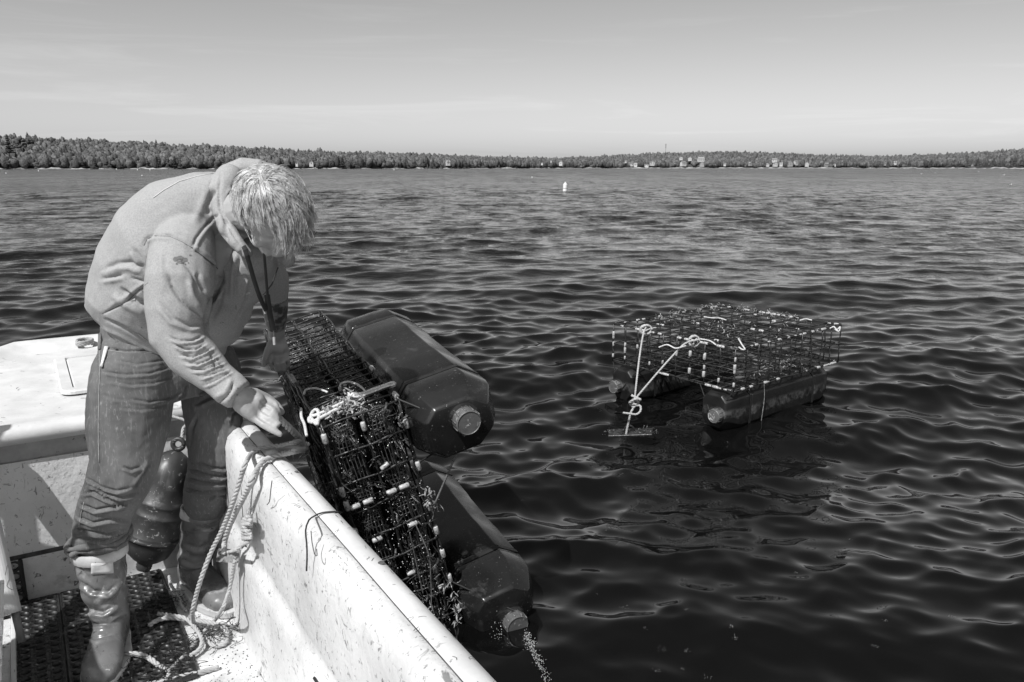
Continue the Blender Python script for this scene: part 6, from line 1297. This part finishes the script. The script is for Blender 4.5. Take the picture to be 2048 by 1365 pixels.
# flecks of dried weed stuck on the gunwale and bow deck
def flecks(n, seed):
    r_ = np.random.default_rng(seed); P = []
    def add(p, a, b, L, r, curl):
        pts = [p]; an = r_.uniform(0, 6.28)
        for k in range(5): an += r_.normal(0, curl); pts.append(pts[-1] + (a * math.cos(an) + b * math.sin(an)) * L / 5)
        P.append(tube(pts, [r * .5, r, r, r, r, r * .4], 4, flat=.5))
    for _ in range(n):
        s = r_.uniform(-.5, 1.35); add(B(s, r_.uniform(-.108, -.008), .8045 - .004 * 0), GD, GN, r_.uniform(.006, .022), r_.uniform(.0004, .0009), .5)
    for _ in range(n // 2):
        s = r_.uniform(-.5, 1.35); add(B(s, -.128, r_.uniform(.52, .72)), GD, np.array([0, 0, 1.]), r_.uniform(.006, .03), r_.uniform(.0004, .0010), .5)
    for _ in range(n):
        n_ = r_.uniform(-1.6, -.2); add(B(r_.uniform(-2.2, -1.02), n_, .7975), GD, GN, r_.uniform(.008, .03), r_.uniform(.0006, .0016), .35)
    return cat(P)
tag(mk('dried_weed_flecks', *flecks(80, 3), M['seam']), 'tiny dark flecks of dried weed stuck on the white gunwale and bow deck', 'weed flecks', kind='stuff')
tag(mk('black_string', *tube(spline([atz(684, 1026, .78), capz(668, 1024, .806), capz(644, 1026, .807), capz(630, 1032, .805), wp(617, 1042, -.122), wp(611, 1062, -.132), wp(613, 1085, -.134), wp(614, 1110, -.136), wp(613, 1142, -.138)], .01), .0022, 5), M['black'], smooth=True), 'thin black string draped over the gunwale with its end hanging inside', 'string')
tag(mk('thread_loop', *tube(spline([wp(622, 1062, -.128), wp(624, 1085, -.13), wp(629, 1108, -.132), wp(634, 1112, -.132), wp(633, 1098, -.13)], .01), .0012, 4), M['seam'], smooth=True), 'fine thread loop hanging on the wall beside the black string', 'thread')
tag(mk('twig', *tube(spline([wp(544, 962, -.128), wp(541, 985, -.13), wp(539, 1003, -.13), wp(534, 1010, -.13)], .01), .0014, 4), M['seam'], smooth=True), 'thin dark twig of weed stuck near the top of the inner wall', 'weed')
# fender
fs = -.86; ft, fb = sp(352, 905, fs), sp(291, 1122, fs); ax = unit_(fb - ft); Lf = np.linalg.norm(fb - ft)
e = empty('boat_fender', 'scuffed dark vinyl boat fender hanging by its rope behind the man\'s near leg', 'fender', tuple(ft))
a1 = unit_(np.cross(ax, (0, 1, .2))); b1 = np.cross(ax, a1)
def lathe_ax(prof, n=28): 
    V = [ax * h + (a1 * math.cos(2 * math.pi * k / n) + b1 * math.sin(2 * math.pi * k / n)) * r for r, h in prof for k in range(n)]
    return V, [(i * n + k, i * n + (k + 1) % n, (i + 1) * n + (k + 1) % n, (i + 1) * n + k)[::-1] for i in range(len(prof) - 1) for k in range(n)]
pr = [(0, -.006), (.02, -.004), (.045, .012), (.066, .04), (.076, .075), (.080, .11)]
for h in (.19, .235, .33): pr += [(.086 + h * .02, h - .008), (.090 + h * .02, h - .003), (.090 + h * .02, h + .003), (.086 + h * .02, h + .008)]
pr += [(.094, Lf - .11), (.090, Lf - .07), (.075, Lf - .03), (.05, Lf - .008), (.03, Lf)]
mk('body', *lathe_ax(pr), M['fender'], e, smooth=True)
mk('ribbed_end', *lathe_ax([(.03, Lf - .004), (.026, Lf + .004), (.029, Lf + .008), (.024, Lf + .012), (.029, Lf + .017), (.024, Lf + .021), (.028, Lf + .026), (.022, Lf + .030), (.025, Lf + .034), (0, Lf + .036)], 20), M['fender'], e, smooth=True)
mk('eye', *tube([-ax * .012 + a1 * .0 + (-ax) * (.020 + .020 * math.sin(a)) + a1 * .020 * math.cos(a) for a in np.linspace(0, 6.283, 18)], .009, 8), M['fender'], e, smooth=True)
R_('fender_rope', [ft - ax * .045, sp(363, 878, fs), sp(366, 858, fs - .03), sp(371, 842, fs - .06), B(-.95, -.30, .79)], .006, 'short rope holding the dark fender by its eye')
# pipe with a wooden handle, pale crate stack and floor board at the left edge
p0, p1 = at(-32, 1020, 2.42), at(17, 1230, 2.30)
e = empty('plastic_pipe', 'cracked white plastic pipe leaning at the left edge of the photo', 'pipe', tuple(p1))
ax2 = unit_(p0 - p1); mk('tube', *tube([np.zeros(3), ax2 * .006, ax2 * .3, ax2 * .62], [.0365, .0375, .0375, .0375], 28), M['pvc'], e, smooth=False)
cr = [(10, 1150), (15, 1130), (18, 1158), (13, 1172), (24, 1180), (33, 1178)]
inner = e.children[0]; bpy.context.view_layer.update()
ln = [surf(x, y, inner, .0004) for x, y in cr]; ln = [l for l in ln if l is not None]
if len(ln) > 2: mk('crack', *tube(spline(ln, .01), .0008, 4), M['seam'], inner)
o_ = mk('wooden_handle', *tube([at(30, 1225, 2.30), at(44, 1285, 2.27)], [.0115, .011], 12), M['wood'], smooth=True); tag(o_, 'grey wooden rod sticking out of the bottom of the white pipe', 'rod')
def tray(px, py, Y, lab, h):
    c = at(px, py, Y); e = empty('tray', lab, 'tray', tuple(c), 'pale trays stacked at the left edge')
    V, Fc = box(-.36, 0, -.12, .12, -h / 2, h / 2, .006); V = [GN * v[0] + GD * v[1] + np.array([0, 0, v[2]]) for v in V]; mk('body', V, Fc, M['pvc'], e, smooth=True)
    V, Fc = box(-.365, .006, -.126, .126, h / 2 - .012, h / 2 - .002, .003); V = [GN * v[0] + GD * v[1] + np.array([0, 0, v[2]]) for v in V]; mk('rim', V, Fc, M['pvc'], e)
tray(5, 1215, 2.12, 'uppermost pale tray at the left edge of the photo', .062); tray(3, 1258, 2.10, 'second pale tray from the top at the left edge of the photo', .062); tray(2, 1302, 2.08, 'third pale tray from the top at the left edge of the photo', .062); tray(-1, 1340, 2.06, 'lowest pale tray at the left edge of the photo', .05)
e = empty('floor_board', 'dirty floor board with pale metal edging in the bottom left corner', 'board', tuple(dk(25, 1290, 0)))
q0 = dk(25, 1290, 0); 
def bb(a, b, c, d, z0, z1):
    V, Fc = box(a, b, c, d, z0, z1, .003); return [GD * v[0] + GN * v[1] + np.array([0, 0, v[2]]) for v in V], Fc
mk('board', *bb(-.12, .8, -.30, 0.0, .022, .036), M['paint_deck'], e); mk('edging', *bb(-.12, .8, .0, .014, .020, .042), M['pvc'], e)
# unseen console shape, added to shade the mats and bulkhead
e = empty('shadow_console', 'white steering console with grab rail standing left of the man, out of frame', 'console', tuple(B(.12, -1.48, DK)))
def cb(s0, s1, n0, n1, z0, z1, bv=.02):
    V, Fc = box(s0, s1, n0, n1, z0, z1, bv); return [GD * v[0] + GN * v[1] + np.array([0, 0, v[2]]) for v in V], Fc
mk('cabinet', *cb(-.28, .35, -.28, .28, 0, .80), M['paint'], e); mk('dash', *cb(-.30, .10, -.30, .30, .80, 1.0), M['paint'], e)
for n_ in (-.27, .27):
    mk('rail', *tube(spline([GD * .05 + GN * n_ + (0, 0, .95), GD * -.10 + GN * n_ + (0, 0, 1.28), GD * -.25 + GN * n_ * .9 + (0, 0, 1.42), GD * -.27 + (0, 0, 1.44)], .03), .016, 8), M['metal'], e, smooth=True)
mk('windscreen', *cb(-.30, -.285, -.24, .24, 1.0, 1.30, .005), M['roof'], e)
mk('wheel', *tube([GD * (.16 + .05 * math.sin(a)) + GN * .17 * math.cos(a) + np.array([0, 0, .98 + .17 * math.sin(a)]) for a in np.linspace(0, 6.283, 30)], .014, 8), M['black'], e, smooth=True)
for k in range(3): a = 2.09 * k + .5; mk('spoke', *tube([GD * .16 + (0, 0, .98), GD * (.16 + .05 * math.sin(a)) + GN * .17 * math.cos(a) + np.array([0, 0, .98 + .17 * math.sin(a)])], .009, 6), M['metal'], e)
# coil of rope on the bow deck beside the man's hip
c = atz(170, 691, .80)
R_('rope_coil', [c + np.array([.036 * (1 - .06 * (k % 3)) * math.cos(k * .7), .045 * (1 - .06 * (k % 3)) * math.sin(k * .7), .006 + k * .0007]) for k in range(34)], .0075, 'small grey rope coil on the bow deck beside the man\'s hip', M['rope_wet'])

# unseen rack, added to throw the slanting shadows on the bulkhead
e = empty('shadow_rack', 'metal gear rack with flat lids strapped to it, by the bulkhead left of the frame', 'rack', tuple(B(-.72, -1.45, DK)))
for n_ in (-.22, .24): mk('post', *cb(-.02, .02, n_ - .02, n_ + .02, 0, 1.35, .004), M['metal'], e)
def shadow_panel(n0, n1, z0, z1, tilt):
    V, Fc = box(n0, n1, -.012, .012, z0, z1, .006); c_, s_ = math.cos(tilt), math.sin(tilt); cn, cz = (n0 + n1) / 2, (z0 + z1) / 2
    V = [GN * (cn + (v[0] - cn) * c_ - (v[2] - cz) * s_) + GD * v[1] + np.array([0, 0, cz + (v[0] - cn) * s_ + (v[2] - cz) * c_]) for v in V]; return V, Fc
mk('shadow_panel', *shadow_panel(-.28, .34, .18, .58, .35), M['pvc'], e); mk('shadow_panel', *shadow_panel(-.22, .42, .72, .98, -.5), M['pvc'], e); mk('shadow_panel', *shadow_panel(-.30, .16, 1.02, 1.28, .2), M['pvc'], e)
for z in (.65, 1.33): mk('crossbar', *cb(-.015, .015, -.24, .26, z, z + .03, .004), M['metal'], e)
